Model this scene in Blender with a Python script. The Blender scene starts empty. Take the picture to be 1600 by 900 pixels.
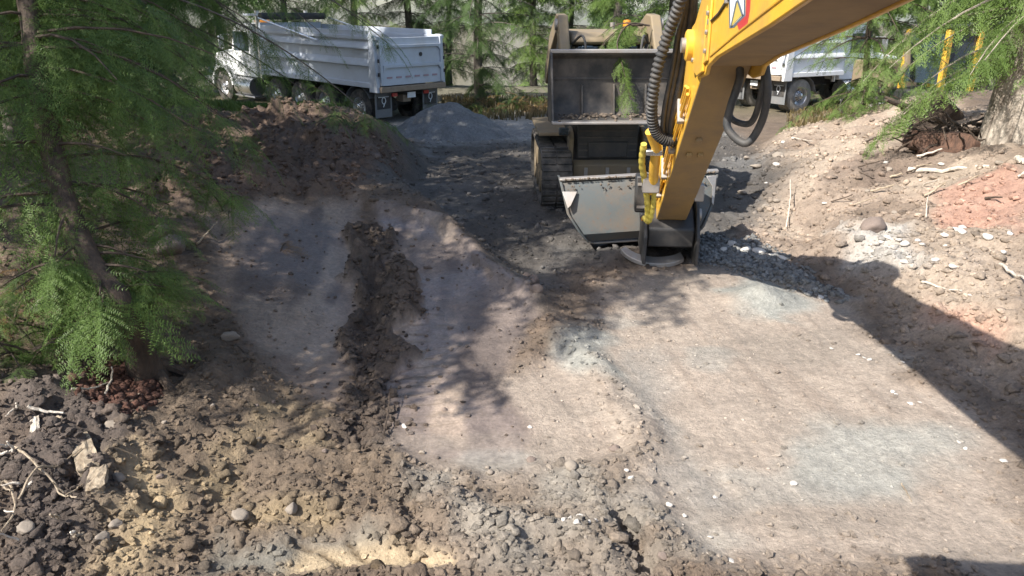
import bpy, bmesh, math, random
import numpy as np
from mathutils import Vector, Matrix

R = math.radians
rnd = random.Random(7)
rng = np.random.default_rng(11)
S = bpy.context.scene
COL = S.collection

# ------------------------------------------------------------------ camera, sky, sun, exposure
CAM_Z = 2.8
PITCH = R(20.0)
FPX = 1180.0
cam_d = bpy.data.cameras.new('camera')
cam_d.sensor_width = 36.0
cam_d.lens = 36.0 * FPX / 1600.0
cam_d.clip_start = 0.05
cam_d.clip_end = 2000
cam = bpy.data.objects.new('camera', cam_d)
COL.objects.link(cam)
cam.location = (0, 0, CAM_Z)
cam.rotation_euler = (R(90) - PITCH, 0, 0)
S.camera = cam

SUN_SHIFT = (0.79, 0.59)                      # ground shift of a shadow per metre of height
SUN_EL = math.atan(1 / math.hypot(*SUN_SHIFT))
W = bpy.data.worlds.new('World')
S.world = W
W.use_nodes = True
wn = W.node_tree
bg = wn.nodes['Background']
sky = wn.nodes.new('ShaderNodeTexSky')
sky.sky_type = 'NISHITA'
sky.sun_disc = False
sky.sun_elevation = SUN_EL
sky.sun_rotation = math.atan2(-SUN_SHIFT[0], -SUN_SHIFT[1])
sky.air_density = 1.0
sky.dust_density = 1.5
wn.links.new(sky.outputs[0], bg.inputs[0])
bg.inputs[1].default_value = 0.125
sun_d = bpy.data.lights.new('sun', 'SUN')
sun_d.energy = 4.6
sun_d.angle = R(0.55)
sun_d.color = (1.0, 0.95, 0.87)
sun = bpy.data.objects.new('sun', sun_d)
COL.objects.link(sun)
sun.rotation_euler = Vector((SUN_SHIFT[0], SUN_SHIFT[1], -1)).to_track_quat('-Z', 'Y').to_euler()
sun.location = (-20, -15, 25)
S.view_settings.view_transform = 'Standard'
S.view_settings.look = 'None'
S.view_settings.gamma = 1
S.view_settings.exposure = 1.1
try:
    S.cycles.max_bounces = 5
    S.cycles.diffuse_bounces = 3
    S.cycles.transparent_max_bounces = 6
except Exception:
    pass

# ------------------------------------------------------------------ small helpers
def tag(o, label=None, cat=None, group=None, kind=None):
    if label: o['label'] = label
    if cat: o['category'] = cat
    if group: o['group'] = group
    if kind: o['kind'] = kind
    return o

def empty(name, loc, rz=0.0, rx=0.0, ry=0.0):
    o = bpy.data.objects.new(name, None)
    o.empty_display_size = 0.2
    COL.objects.link(o)
    o.location = loc
    o.rotation_euler = (rx, ry, rz)
    return o

def mesh_np(name, V, F, mat=None, smooth=True, col=None, tint=None):
    """mesh from numpy arrays; F is (m,3) or (m,4); col (n,4) colour attribute, tint (n,) float"""
    me = bpy.data.meshes.new(name)
    V = np.asarray(V, dtype=np.float32); F = np.asarray(F, dtype=np.int32)
    n, m, k = len(V), len(F), F.shape[1]
    me.vertices.add(n); me.vertices.foreach_set('co', V.ravel())
    me.loops.add(m * k); me.loops.foreach_set('vertex_index', F.ravel())
    me.polygons.add(m)
    me.polygons.foreach_set('loop_start', np.arange(0, m * k, k, dtype=np.int32))
    me.polygons.foreach_set('loop_total', np.full(m, k, dtype=np.int32))
    me.polygons.foreach_set('use_smooth', np.full(m, smooth, dtype=bool))
    if col is not None:
        a = me.color_attributes.new('soil', 'FLOAT_COLOR', 'POINT')
        a.data.foreach_set('color', np.asarray(col, dtype=np.float32).ravel())
    if tint is not None:
        a = me.attributes.new('tint', 'FLOAT', 'POINT')
        a.data.foreach_set('value', np.asarray(tint, dtype=np.float32))
    me.update(calc_edges=True)
    if mat: me.materials.append(mat)
    return me

def link(name, me, parent=None):
    o = bpy.data.objects.new(name, me)
    COL.objects.link(o)
    if parent: o.parent = parent
    return o

class MB:
    """collects shapes; build() links them as ONE mesh object"""
    def __init__(s): s.v = []; s.f = []
    def add(s, vs, fs):
        b = len(s.v)
        s.v += [tuple(v) for v in vs]
        s.f += [tuple(i + b for i in f) for f in fs]
        return s
    def box(s, c, d, rot=None):
        x, y, z = d[0] / 2, d[1] / 2, d[2] / 2
        vs = [Vector(p) for p in ((-x,-y,-z),(x,-y,-z),(x,y,-z),(-x,y,-z),(-x,-y,z),(x,-y,z),(x,y,z),(-x,y,z))]
        if rot is not None: vs = [rot @ v for v in vs]
        c = Vector(c)
        return s.add([v + c for v in vs], [(0,3,2,1),(4,5,6,7),(0,1,5,4),(1,2,6,5),(2,3,7,6),(3,0,4,7)])
    def prism(s, prof, a, b, axis='x'):
        """2D profile swept along an axis: axis x -> profile (y,z); axis y -> (x,z); axis z -> (x,y)"""
        def P(p, t):
            return {'x': (t, p[0], p[1]), 'y': (p[0], t, p[1]), 'z': (p[0], p[1], t)}[axis]
        n = len(prof)
        vs = [P(p, a) for p in prof] + [P(p, b) for p in prof]
        fs = [tuple(range(n - 1, -1, -1)), tuple(range(n, 2 * n))]
        fs += [(i, (i + 1) % n, n + (i + 1) % n, n + i) for i in range(n)]
        return s.add(vs, fs)
    def tube(s, pts, r, n=8, caps=True):
        pts = [Vector(p) for p in pts]
        m = len(pts)
        rs = r if isinstance(r, (list, tuple)) else [r] * m
        vs = []; fs = []
        up = None
        for i, p in enumerate(pts):
            t = (pts[min(i + 1, m - 1)] - pts[max(i - 1, 0)])
            if t.length < 1e-9: t = Vector((0, 0, 1))
            t.normalize()
            if up is None:
                up = t.orthogonal().normalized()
            else:
                up = (up - t * up.dot(t))
                up = up.normalized() if up.length > 1e-6 else t.orthogonal().normalized()
            w = t.cross(up)
            for k in range(n):
                a = 2 * math.pi * k / n
                vs.append(p + (up * math.cos(a) + w * math.sin(a)) * rs[i])
        for i in range(m - 1):
            for k in range(n):
                a, b = i * n + k, i * n + (k + 1) % n
                fs.append((a, b, b + n, a + n))
        if caps:
            fs.append(tuple(range(n - 1, -1, -1)))
            fs.append(tuple(range((m - 1) * n, m * n)))
        return s.add(vs, fs)
    def lathe(s, prof, c, axis=(0, 1, 0), n=24):
        """profile of (radius, along) round an axis through c"""
        ax = Vector(axis).normalized()
        e1 = ax.orthogonal().normalized(); e2 = ax.cross(e1)
        c = Vector(c); vs = []; fs = []
        m = len(prof)
        for (r, h) in prof:
            for k in range(n):
                a = 2 * math.pi * k / n
                vs.append(c + ax * h + (e1 * math.cos(a) + e2 * math.sin(a)) * r)
        for i in range(m - 1):
            for k in range(n):
                a, b = i * n + k, i * n + (k + 1) % n
                fs.append((a, b, b + n, a + n))
        return s.add(vs, fs)
    def build(s, name, mat, parent=None, bevel=0.0, smooth=True):
        me = bpy.data.meshes.new(name)
        me.from_pydata(s.v, [], s.f)
        bm = bmesh.new(); bm.from_mesh(me)
        bmesh.ops.recalc_face_normals(bm, faces=bm.faces)
        bm.to_mesh(me); bm.free()
        me.polygons.foreach_set('use_smooth', [smooth] * len(me.polygons))
        if smooth: me.set_sharp_from_angle(angle=R(38))
        me.materials.append(mat)
        o = link(name, me, parent)
        if bevel > 0:
            b = o.modifiers.new('bevel', 'BEVEL')
            b.width = bevel; b.segments = 2; b.limit_method = 'ANGLE'; b.angle_limit = R(40)
        return o

def catmull(pts, n=6):
    P = [Vector(p) for p in pts]
    P = [P[0] * 2 - P[1]] + P + [P[-1] * 2 - P[-2]]
    out = []
    for i in range(1, len(P) - 2):
        for k in range(n):
            t = k / n
            a, b, c, d = P[i - 1], P[i], P[i + 1], P[i + 2]
            out.append(0.5 * ((2 * b) + (c - a) * t + (2 * a - 5 * b + 4 * c - d) * t * t + (3 * b - a - 3 * c + d) * t ** 3))
    out.append(P[-2])
    return out

# ------------------------------------------------------------------ noise in numpy
def _h(ix, iy, s):
    n = (ix.astype(np.int64) * 374761393 + iy.astype(np.int64) * 668265263 + s * 982451653) & 0xFFFFFFFF
    n = ((n ^ (n >> 13)) * 1274126177) & 0xFFFFFFFF
    n = (n ^ (n >> 16)) & 0xFFFFFF
    return n / float(0xFFFFFF)

def vnoise(x, y, s=0):
    x = np.asarray(x, dtype=np.float64); y = np.asarray(y, dtype=np.float64)
    ix = np.floor(x); iy = np.floor(y); fx = x - ix; fy = y - iy
    u = fx * fx * fx * (fx * (fx * 6 - 15) + 10); v = fy * fy * fy * (fy * (fy * 6 - 15) + 10)
    a = _h(ix, iy, s); b = _h(ix + 1, iy, s); c = _h(ix, iy + 1, s); d = _h(ix + 1, iy + 1, s)
    return (a * (1 - u) + b * u) * (1 - v) + (c * (1 - u) + d * u) * v

def fbm(x, y, s=0, o=4):
    t = 0; a = 0.5; n = 0
    for i in range(o):
        t = t + a * vnoise(x * 2 ** i + 17.3 * i, y * 2 ** i - 9.1 * i, s + i); n += a; a *= 0.5
    return t / n

def lumps(x, y, cell, s, fill=0.8):
    """rounded clods of about the cell's size: 0..0.5 in units of the cell"""
    x = x / cell; y = y / cell
    ix = np.floor(x); iy = np.floor(y)
    best = np.zeros_like(x)
    for dx in (-1, 0, 1):
        for dy in (-1, 0, 1):
            cx, cy = ix + dx, iy + dy
            px = cx + _h(cx, cy, s); py = cy + _h(cx, cy, s + 1)
            r = 0.25 + 0.5 * _h(cx, cy, s + 2)
            r = np.where(_h(cx, cy, s + 3) < fill, r, 0)
            e = 0.6 + 0.8 * _h(cx, cy, s + 4)
            d2 = r * r - ((x - px) * e) ** 2 - ((y - py) / e) ** 2
            best = np.maximum(best, np.sqrt(np.maximum(d2, 0)) * 0.8)
    return best

def sm(a, b, v):
    t = np.clip((v - a) / (b - a), 0, 1)
    return t * t * (3 - 2 * t)

# ------------------------------------------------------------------ lie of the land
def H0(x, y):
    x = np.asarray(x, dtype=np.float64); y = np.asarray(y, dtype=np.float64)
    z = 0.06 * (fbm(x * 0.5, y * 0.5, 3, 2) - 0.5)
    edge = np.interp(y, [5.5, 7, 8.5, 10.5, 12.5], [1.0, 0.45, -0.2, -1.3, -1.9])
    ramp = 0.68 * sm(5.7, 10.3, y) * (1 - sm(edge - 0.55, edge + 0.3, x)) * (1 - sm(13.5, 17.5, y))
    mound = 0.50 * sm(10.2, 12.8, y) * (1 - sm(14.5, 18.5, y)) * (1 - sm(-3.6, -1.3, x))
    mound = mound * (0.8 + 0.4 * fbm(x * 0.7, y * 0.7, 21, 3))
    lb = 0.30 * np.clip(-1.7 - x - 0.3 * (fbm(y * 0.6, x * 0.6, 5, 2) - 0.5), 0, 2.6) * (1 - sm(8.5, 10.5, y))
    xb = np.interp(y, [2, 7, 12.8, 20], [4.1, 3.35, 3.8, 6.4]) + 0.7 * (fbm(y * 0.8, y * 0.1, 31, 2) - 0.5)
    rb = (0.35 * sm(0, 0.9, x - xb) + 0.75 * sm(0.2, 4.2, x - xb)) * (1 - sm(16.5, 21, y))
    rb = rb * (0.8 + 0.4 * fbm(x * 0.6, y * 0.6, 41, 3))
    far = -0.25 * sm(15, 21, y) - 3.5 * sm(33, 60, y)
    return z + ramp + mound + lb + rb + far

CP, SP = math.cos(PITCH), math.sin(PITCH)
def ray(px, py):
    xc = (px - 800) / FPX; yc = (450 - py) / FPX
    return Vector((xc, CP + yc * SP, -SP + yc * CP))
def at(px, py, t):
    """place seen at a pixel of the photograph, t metres out"""
    return Vector((0, 0, CAM_Z)) + ray(px, py) * t
_hx = np.arange(-30, 30.01, .1); _hy = np.arange(1, 50.01, .1)
_HG = H0(*np.meshgrid(_hx, _hy)).tolist()
def h0(x, y):
    """height of the land from a table"""
    u = min(max((x + 30) * 10, 0), len(_hx) - 2.001); v = min(max((y - 1) * 10, 0), len(_hy) - 2.001)
    i, j = int(u), int(v); u -= i; v -= j
    return (_HG[j][i] * (1 - u) + _HG[j][i + 1] * u) * (1 - v) + (_HG[j + 1][i] * (1 - u) + _HG[j + 1][i + 1] * u) * v
def hit(px, py):
    """where that line of sight meets the ground"""
    d = ray(px, py); lo = 2.0; t = lo
    while t < 60:
        p = d * t
        if CAM_Z + p.z < h0(p.x, p.y): break
        lo = t; t += 0.1
    hi = t
    for _ in range(18):
        m = (lo + hi) / 2; p = d * m
        if CAM_Z + p.z < h0(p.x, p.y): hi = m
        else: lo = m
    p = d * hi
    return Vector((p.x, p.y, CAM_Z + p.z))
def gz(x, y): return float(H0(x, y))

def poly_world(pts): return [hit(*p)[:2] for p in pts]
_WARP = {}
def poly_mask(X, Y, poly, soft=0.15, warp=0.25, seed=50):
    """soft mask of a patch of ground, ragged edge"""
    key = (X.size, float(X.flat[0]) if X.size else 0, float(Y.flat[-1]) if X.size else 0)
    if _WARP.get('k') != key:
        _WARP['k'] = key; _WARP['v'] = ((fbm(X * 2.2, Y * 2.2, 50, 4) - 0.5) * 2, (fbm(X * 2.2 + 40, Y * 2.2, 57, 4) - 0.5) * 2)
    wx = X + warp * _WARP['v'][0]; wy = Y + warp * _WARP['v'][1]
    n = len(poly)
    inside = np.zeros(X.shape, bool); dist = np.full(X.shape, 1e9)
    for i in range(n):
        (x1, y1), (x2, y2) = poly[i], poly[(i + 1) % n]
        dx, dy = x2 - x1, y2 - y1
        t = np.clip(((wx - x1) * dx + (wy - y1) * dy) / (dx * dx + dy * dy + 1e-9), 0, 1)
        dist = np.minimum(dist, np.hypot(wx - x1 - t * dx, wy - y1 - t * dy))
        c = ((y1 > wy) != (y2 > wy)) & (wx < (x2 - x1) * (wy - y1) / ((y2 - y1) if abs(y2 - y1) > 1e-9 else 1e-9) + x1)
        inside ^= c
    sd = np.where(inside, dist, -dist)
    return sm(-soft, soft, sd)
def line_dist(X, Y, pts):
    d = np.full(X.shape, 1e9)
    for (x1, y1), (x2, y2) in zip(pts[:-1], pts[1:]):
        dx, dy = x2 - x1, y2 - y1
        t = np.clip(((X - x1) * dx + (Y - y1) * dy) / (dx * dx + dy * dy), 0, 1)
        d = np.minimum(d, np.hypot(X - x1 - t * dx, Y - y1 - t * dy))
    return d

# patches of ground, outlined where they lie
PW = {k: poly_world(v) for k, v in dict(
    pad=[(640, 900), (620, 700), (700, 600), (880, 560), (1000, 430), (1160, 415), (1300, 480), (1600, 720), (1600, 899), (1100, 899)],
    plate_l=[(330, 335), (565, 318), (560, 470), (520, 640), (440, 600), (330, 440)],
    plate_r=[(600, 325), (680, 345), (830, 470), (840, 500), (760, 600), (820, 660), (830, 740), (620, 720), (610, 560), (590, 420)],
    rut=[(560, 360), (610, 360), (640, 480), (610, 700), (520, 700), (545, 520)],
    clods=[(150, 620), (300, 500), (520, 600), (600, 700), (800, 760), (980, 700), (1010, 780), (1080, 899), (150, 899)],
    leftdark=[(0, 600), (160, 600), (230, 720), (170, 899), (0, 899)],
    ochre=[(185, 760), (235, 740), (250, 800), (205, 899), (150, 899)],
    ochre_b=[(190, 690), (380, 610), (470, 640), (540, 760), (480, 830), (300, 800), (230, 740)],
    slab=[(455, 862), (560, 852), (700, 875), (720, 899), (450, 899)],
    greyband=[(330, 870), (560, 835), (600, 850), (420, 899), (300, 899)],
    red=[(130, 580), (190, 560), (250, 590), (240, 640), (200, 680), (150, 660)],
    gravel=[(1215, 700), (1300, 668), (1400, 665), (1490, 700), (1470, 745), (1330, 765), (1240, 745)],
    gravel_e=[(1120, 450), (1200, 435), (1260, 475), (1240, 505), (1150, 490)],
    gravel_c=[(870, 530), (900, 510), (950, 540), (960, 590), (900, 585)],
    gravel_d=[(1010, 540), (1060, 700), (1150, 800), (1080, 820), (1010, 690), (960, 600)],
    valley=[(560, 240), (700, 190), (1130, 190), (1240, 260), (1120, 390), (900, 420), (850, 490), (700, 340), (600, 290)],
    rubble=[(1100, 370), (1180, 385), (1330, 480), (1290, 470), (1150, 425), (1080, 410)],
    bank=[(1130, 380), (1180, 260), (1300, 170), (1600, 190), (1600, 650), (1420, 500), (1300, 420)],
    redbank=[(1470, 300), (1560, 275), (1600, 270), (1600, 380), (1480, 360)],
    redbank_b=[(1450, 480), (1520, 480), (1590, 530), (1560, 560)],
    greybank=[(1290, 370), (1400, 360), (1430, 440), (1330, 430)],
    litter=[(1290, 285), (1400, 235), (1440, 195), (1560, 215), (1560, 245), (1440, 275), (1380, 295)],
    mound=[(220, 240), (330, 185), (560, 190), (640, 250), (560, 312), (330, 325), (230, 320)],
).items()}
WINDROW = [tuple(hit(*p)[:2]) for p in ((800, 440), (850, 490), (930, 580), (990, 650), (1005, 720), (985, 800), (1060, 890))]
LEDGE = [tuple(hit(*p)[:2]) for p in ((590, 835), (720, 822), (900, 842))]
GROOVE = [tuple(hit(*p)[:2]) for p in ((972, 815), (990, 850), (1015, 892))]
CREST = [tuple(hit(*p)[:2]) for p in ((560, 316), (690, 350), (835, 480))]
FURROW = [tuple(hit(*p)[:2]) for p in ((590, 385), (580, 500), (565, 690))]
CRACKS = [[tuple(hit(*p)[:2]) for p in q] for q in (((470, 858), (505, 866), (530, 880), (560, 898)), ((545, 852), (560, 870), (590, 885), (600, 898)), ((640, 862), (655, 880), (690, 893)))]

def fields(X, Y):
    """roughness of the tilth, colour and wetness at each place"""
    M = {}
    soft = dict(pad=0.25, valley=0.4, bank=0.4, mound=0.3, gravel=0.22, slab=0.06, leftdark=0.2, clods=0.25, gravel_d=0.2, plate_r=0.12, plate_l=0.12, rut=0.05, red=0.1)
    for i, k in enumerate(PW):
        M[k] = poly_mask(X, Y, PW[k], soft.get(k, 0.15), 0.12 if k in ('plate_l', 'plate_r', 'slab') else 0.3 if k == 'rut' else 0.4 if k == 'gravel' else 0.25, 50 + i * 3)
    dw = line_dist(X, Y, WINDROW)
    wind = np.exp(-(dw / 0.17) ** 2)
    rough = np.full(X.shape, 0.55)
    rough = rough * (1 + M['bank'] * 0.45)
    rough = rough * (1 - M['pad'] * 0.93)
    rough = np.maximum(rough, M['clods'] * 0.75 * (0.4 + 1.0 * fbm(X * 1.3, Y * 1.3, 77, 3)))
    rough = np.maximum(rough, M['leftdark'] * 1.1)
    rough = np.maximum(rough, M['mound'] * 1.25)
    rough = rough * (1 - M['plate_l'] * 0.84) * (1 - M['plate_r'] * 0.78)
    rough = np.maximum(rough, M['rut'] * 1.05)
    rough = np.maximum(rough, wind * 0.45)
    rough = rough * (1 - M['slab'] * 0.9) * (1 - M['greyband'] * 0.7)
    rough = rough * (1 - M['valley'] * 0.45)
    rough = np.maximum(rough, M['rubble'] * 0.7)
    far = sm(18, 24, Y); rough = rough * (1 - 0.6 * far)
    # colour
    n1 = fbm(X * 0.9, Y * 0.9, 91, 4)[..., None]; n2 = fbm(X * 3.1, Y * 3.1, 93, 4)[..., None]; n3 = fbm(X * 9, Y * 9, 95, 3)[..., None]
    def C(*c): return np.array(c)
    base = C(.135, .098, .07) * (0.6 + 0.8 * n2)
    def over(c, m, lo=0.75, hi=1.3):
        nonlocal base
        t = lo + (hi - lo) * (0.5 * n2 + 0.3 * n3 + 0.2 * n1)
        base = base * (1 - m[..., None]) + C(*c) * t * m[..., None]
    over((.30, .232, .178), M['bank'], 0.45, 1.55)
    over((.15, .11, .08), M['bank'] * sm(0.5, 0.66, fbm(X * 1.7 + 3, Y * 1.7, 131, 4)) * 0.6, 0.6, 1.4)
    over((.33, .27, .21), M['bank'] * (n1[..., 0] > 0.55) * 0.5)
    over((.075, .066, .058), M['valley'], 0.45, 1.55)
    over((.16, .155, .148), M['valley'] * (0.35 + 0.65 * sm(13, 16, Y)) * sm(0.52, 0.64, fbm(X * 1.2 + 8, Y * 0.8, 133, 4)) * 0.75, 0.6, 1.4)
    over((.13, .088, .064), M['mound'], 0.5, 1.5)
    over((.295, .242, .195), M['pad'], 0.7, 1.3)
    scr = fbm(X * 11 + Y * 1.5, Y * 0.9, 141, 3)
    over((.24, .19, .15), M['pad'] * sm(0.52, 0.7, scr) * 0.6)
    over((.135, .10, .07), M['clods'] * (1 - M['pad'] * 0.3), 0.55, 1.5)
    over((.22, .165, .125), M['plate_l'])
    over((.17, .135, .115), M['plate_r'])
    st = sm(0.5, 0.72, fbm(X * 3.2 + 5, Y * 0.7 + X * 0.5, 121, 4))
    over((.095, .075, .066), (M['plate_l'] + M['plate_r']) * st * 0.8)
    over((.32, .25, .19), (M['plate_l'] + M['plate_r']) * sm(0.56, 0.7, fbm(X * 2.2 + 25, Y * 0.8, 123, 4)) * 0.6)
    over((.08, .06, .046), M['rut'] * 0.9, 0.5, 1.6)
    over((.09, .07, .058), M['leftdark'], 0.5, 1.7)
    over((.27, .205, .12), M['ochre_b'] * sm(0.42, 0.6, n1[..., 0]) * 0.9)
    over((.39, .295, .175), M['ochre'])
    over((.17, .16, .135), M['greyband'])
    over((.385, .30, .195), M['slab'])
    over((.12, .058, .042), M['red'])
    over((.272, .265, .235), M['gravel'] * 0.85, 0.8, 1.2)
    over((.235, .23, .205), M['gravel_c'], 0.75, 1.25)
    over((.24, .236, .21), M['gravel_e'], 0.75, 1.25)
    over((.215, .205, .185), M['gravel_d'] * 0.7, 0.8, 1.2)
    over((.38, .20, .145), M['redbank'] * 0.6)
    over((.42, .23, .16), M['redbank_b'] * 0.7)
    over((.36, .34, .31), M['greybank'] * 0.8)
    over((.18, .175, .165), M['rubble'])
    over((.15, .11, .085), M['litter'] * 0.7, 0.5, 1.5)
    # darker damp blotches of tracked-in soil on the pad, and bluish grit
    bl = M['pad'] * sm(0.52, 0.68, fbm(X * 0.75 + 3, Y * 1.6, 111, 3)) * 0.55
    over((.22, .185, .15), bl)
    gr = M['pad'] * sm(0.55, 0.7, fbm(X * 1.1 + 13, Y * 1.5, 115, 3)) * 0.5
    over((.25, .24, .212), gr)
    over((.30, .29, .275), sm(17, 20, Y) * (1 - sm(2, 6, np.abs(X + 0.5))) * 0.8)
    over((.10, .09, .05), sm(22, 27, Y) * 0.8)
    for c in CRACKS:
        m = np.exp(-(line_dist(X + 0.03 * (fbm(X * 14, Y * 14, 5, 2) - .5), Y, c) / 0.012) ** 2)
        over((.10, .07, .04), m)
    wet = np.clip(M['plate_l'] * 0.8 + M['plate_r'] * 0.95, 0, 1) * (0.4 + 0.6 * sm(0.35, 0.6, n1[..., 0])) * (1 - M['rut'])
    wet = np.maximum(wet, M['pad'] * 0.3 * (1 - np.clip(rough, 0, 1)))
    return M, rough, base, wet, wind

def HEIGHT(X, Y, rough, wind):
    z = H0(X, Y)
    # broken tilth: rounded crumbs with sharp creases at several sizes, some whole clods
    w1 = (fbm(X * 6, Y * 6, 251, 3) - .5); w2 = (fbm(X * 6 + 9, Y * 6 + 5, 255, 3) - .5)
    Xw, Yw = X + 0.16 * w1, Y + 0.16 * w2
    bil = 0; am = 1.0
    for i, f in enumerate((2.6, 5.6, 11.5, 23.0)):
        bil = bil + am * np.abs(2 * vnoise(Xw * f + 31 * i, Yw * f - 17 * i, 260 + i) - 1); am *= 0.56
    patch = 0.35 + 1.1 * fbm(X * 1.1 + 7, Y * 1.1, 281, 3)
    big = lumps(X + 0.30 * w1, Y + 0.30 * w2, 0.34, 201, 0.35) * 0.34
    med = lumps(X + 0.22 * w2, Y + 0.22 * w1, 0.16, 211, 0.45) * 0.16
    z = z + rough ** 1.2 * patch * (bil * 0.135 + big * 0.16 + med * 0.16)
    z = z + rough * 0.16 * (fbm(X * 2.3, Y * 2.3, 231, 4) - 0.5)
    z = z + 0.012 * (fbm(X * 6, Y * 9, 241, 3) - 0.5) + 0.016 * (fbm(X * 11 + Y * 1.5, Y * 0.9, 141, 3) - 0.5)
    z = z + wind * 0.045 * (0.4 + 1.2 * fbm(X * 3, Y * 3, 291, 3))
    z = z - 0.16 * np.exp(-(line_dist(X + 0.06 * (fbm(X * 8, Y * 8, 6, 2) - .5), Y, GROOVE) / 0.06) ** 2)
    z = z + 0.07 * np.exp(-(line_dist(X, Y, LEDGE) / 0.09) ** 2)
    dF = line_dist(X + 0.05 * (fbm(X * 5, Y * 5, 8, 3) - .5), Y, FURROW)
    z = z - 0.10 * np.exp(-(dF / 0.13) ** 2) + 0.05 * np.exp(-((dF - 0.3) / 0.1) ** 2) * rough
    z = z + 0.09 * np.exp(-(line_dist(X + 0.1 * (fbm(X * 4, Y * 4, 9, 3) - .5), Y, CREST) / 0.12) ** 2)
    for c in CRACKS:
        z = z - 0.03 * np.exp(-(line_dist(X + 0.03 * (fbm(X * 14, Y * 14, 5, 2) - .5), Y, c) / 0.012) ** 2)
    z = z + 0.09 * np.exp(-(((X - 1.25) / .55) ** 2 + ((Y - 8.75) / .22) ** 2)) + 0.06 * np.exp(-(((X - 2.2) / .35) ** 2 + ((Y - 8.8) / .2) ** 2))
    ge = PW['gravel_e']; gcx = sum(p[0] for p in ge) / 5; gcy = sum(p[1] for p in ge) / 5
    z = z + 0.14 * np.exp(-(((X - gcx) / .28) ** 2 + ((Y - gcy) / .22) ** 2)) * (0.6 + 0.8 * fbm(X * 5, Y * 5, 301, 3))
    # cleat marks of tracked machines
    for (a, b, w, k) in TRACKS:
        dx, dy = b[0] - a[0], b[1] - a[1]; L = math.hypot(dx, dy); dx /= L; dy /= L
        s = (X - a[0]) * dx + (Y - a[1]) * dy; o = np.abs((X - a[0]) * dy - (Y - a[1]) * dx)
        m = (1 - sm(w * 0.45, w * 0.55, o)) * sm(0, 0.3, s) * (1 - sm(L - 0.3, L, s))
        z = z + m * (0.02 * (np.sin(s * 2 * math.pi / 0.16) > 0.2) - 0.035) * k
    return z
TRACKS = [((0.62, 10.9), (-0.05, 7.6), 0.42, 1.0), ((1.2, 10.5), (0.8, 8.0), 0.42, 0.8), ((-0.2, 12.6), (-0.9, 18), 0.42, 0.9),
          ((-1.75, 9.6), (-0.6, 4.6), 0.5, 0.35), ((2.6, 11), (2.9, 17), 0.45, 0.9), ((0.3, 5.9), (1.5, 3.2), 0.5, 0.25)]

# ------------------------------------------------------------------ materials
def new_mat(name):
    m = bpy.data.materials.new(name); m.use_nodes = True
    return m, m.node_tree.nodes, m.node_tree.links, m.node_tree.nodes['Principled BSDF']

def paint(name, col, rough=0.5, metal=0.0, dirt=0.35, dirt_col=(.22, .17, .12), scale=3.0, bump=0.0, coat=0.0, rust=0.0):
    """paint or metal with dust, grime streaks and scuffs"""
    m, N, L, b = new_mat(name)
    tc = N.new('ShaderNodeTexCoord')
    no = N.new('ShaderNodeTexNoise'); no.inputs['Scale'].default_value = scale; no.inputs['Detail'].default_value = 8; no.inputs['Roughness'].default_value = 0.65
    L.new(tc.outputs['Object'], no.inputs['Vector'])
    rp = N.new('ShaderNodeValToRGB'); rp.color_ramp.elements[0].position = 0.42; rp.color_ramp.elements[1].position = 0.72
    rp.color_ramp.elements[0].color = (0, 0, 0, 1); rp.color_ramp.elements[1].color = (dirt, dirt, dirt, 1)
    L.new(no.outputs['Fac'], rp.inputs['Fac'])
    mx = N.new('ShaderNodeMix'); mx.data_type = 'RGBA'
    mx.inputs['A'].default_value = (*col, 1); mx.inputs['B'].default_value = (*dirt_col, 1)
    L.new(rp.outputs['Color'], mx.inputs['Factor'])
    out = mx.outputs['Result']
    n2 = N.new('ShaderNodeTexNoise'); n2.inputs['Scale'].default_value = scale * 9; n2.inputs['Detail'].default_value = 6
    L.new(tc.outputs['Object'], n2.inputs['Vector'])
    if rust > 0:
        r2 = N.new('ShaderNodeValToRGB'); r2.color_ramp.elements[0].position = 0.6; r2.color_ramp.elements[1].position = 0.7
        r2.color_ramp.elements[0].color = (0, 0, 0, 1); r2.color_ramp.elements[1].color = (rust, rust, rust, 1)
        L.new(n2.outputs['Fac'], r2.inputs['Fac'])
        m2 = N.new('ShaderNodeMix'); m2.data_type = 'RGBA'; m2.inputs['B'].default_value = (.16, .065, .03, 1)
        L.new(out, m2.inputs['A']); L.new(r2.outputs['Color'], m2.inputs['Factor']); out = m2.outputs['Result']
    L.new(out, b.inputs['Base Color'])
    mr = N.new('ShaderNodeMapRange'); mr.inputs['To Min'].default_value = max(0.05, rough - 0.12); mr.inputs['To Max'].default_value = min(1, rough + 0.25)
    L.new(no.outputs['Fac'], mr.inputs['Value']); L.new(mr.outputs['Result'], b.inputs['Roughness'])
    b.inputs['Metallic'].default_value = metal
    b.inputs['Coat Weight'].default_value = coat
    if bump > 0:
        bp = N.new('ShaderNodeBump'); bp.inputs['Strength'].default_value = bump; bp.inputs['Distance'].default_value = 0.01
        L.new(n2.outputs['Fac'], bp.inputs['Height']); L.new(bp.outputs['Normal'], b.inputs['Normal'])
    return m

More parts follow.
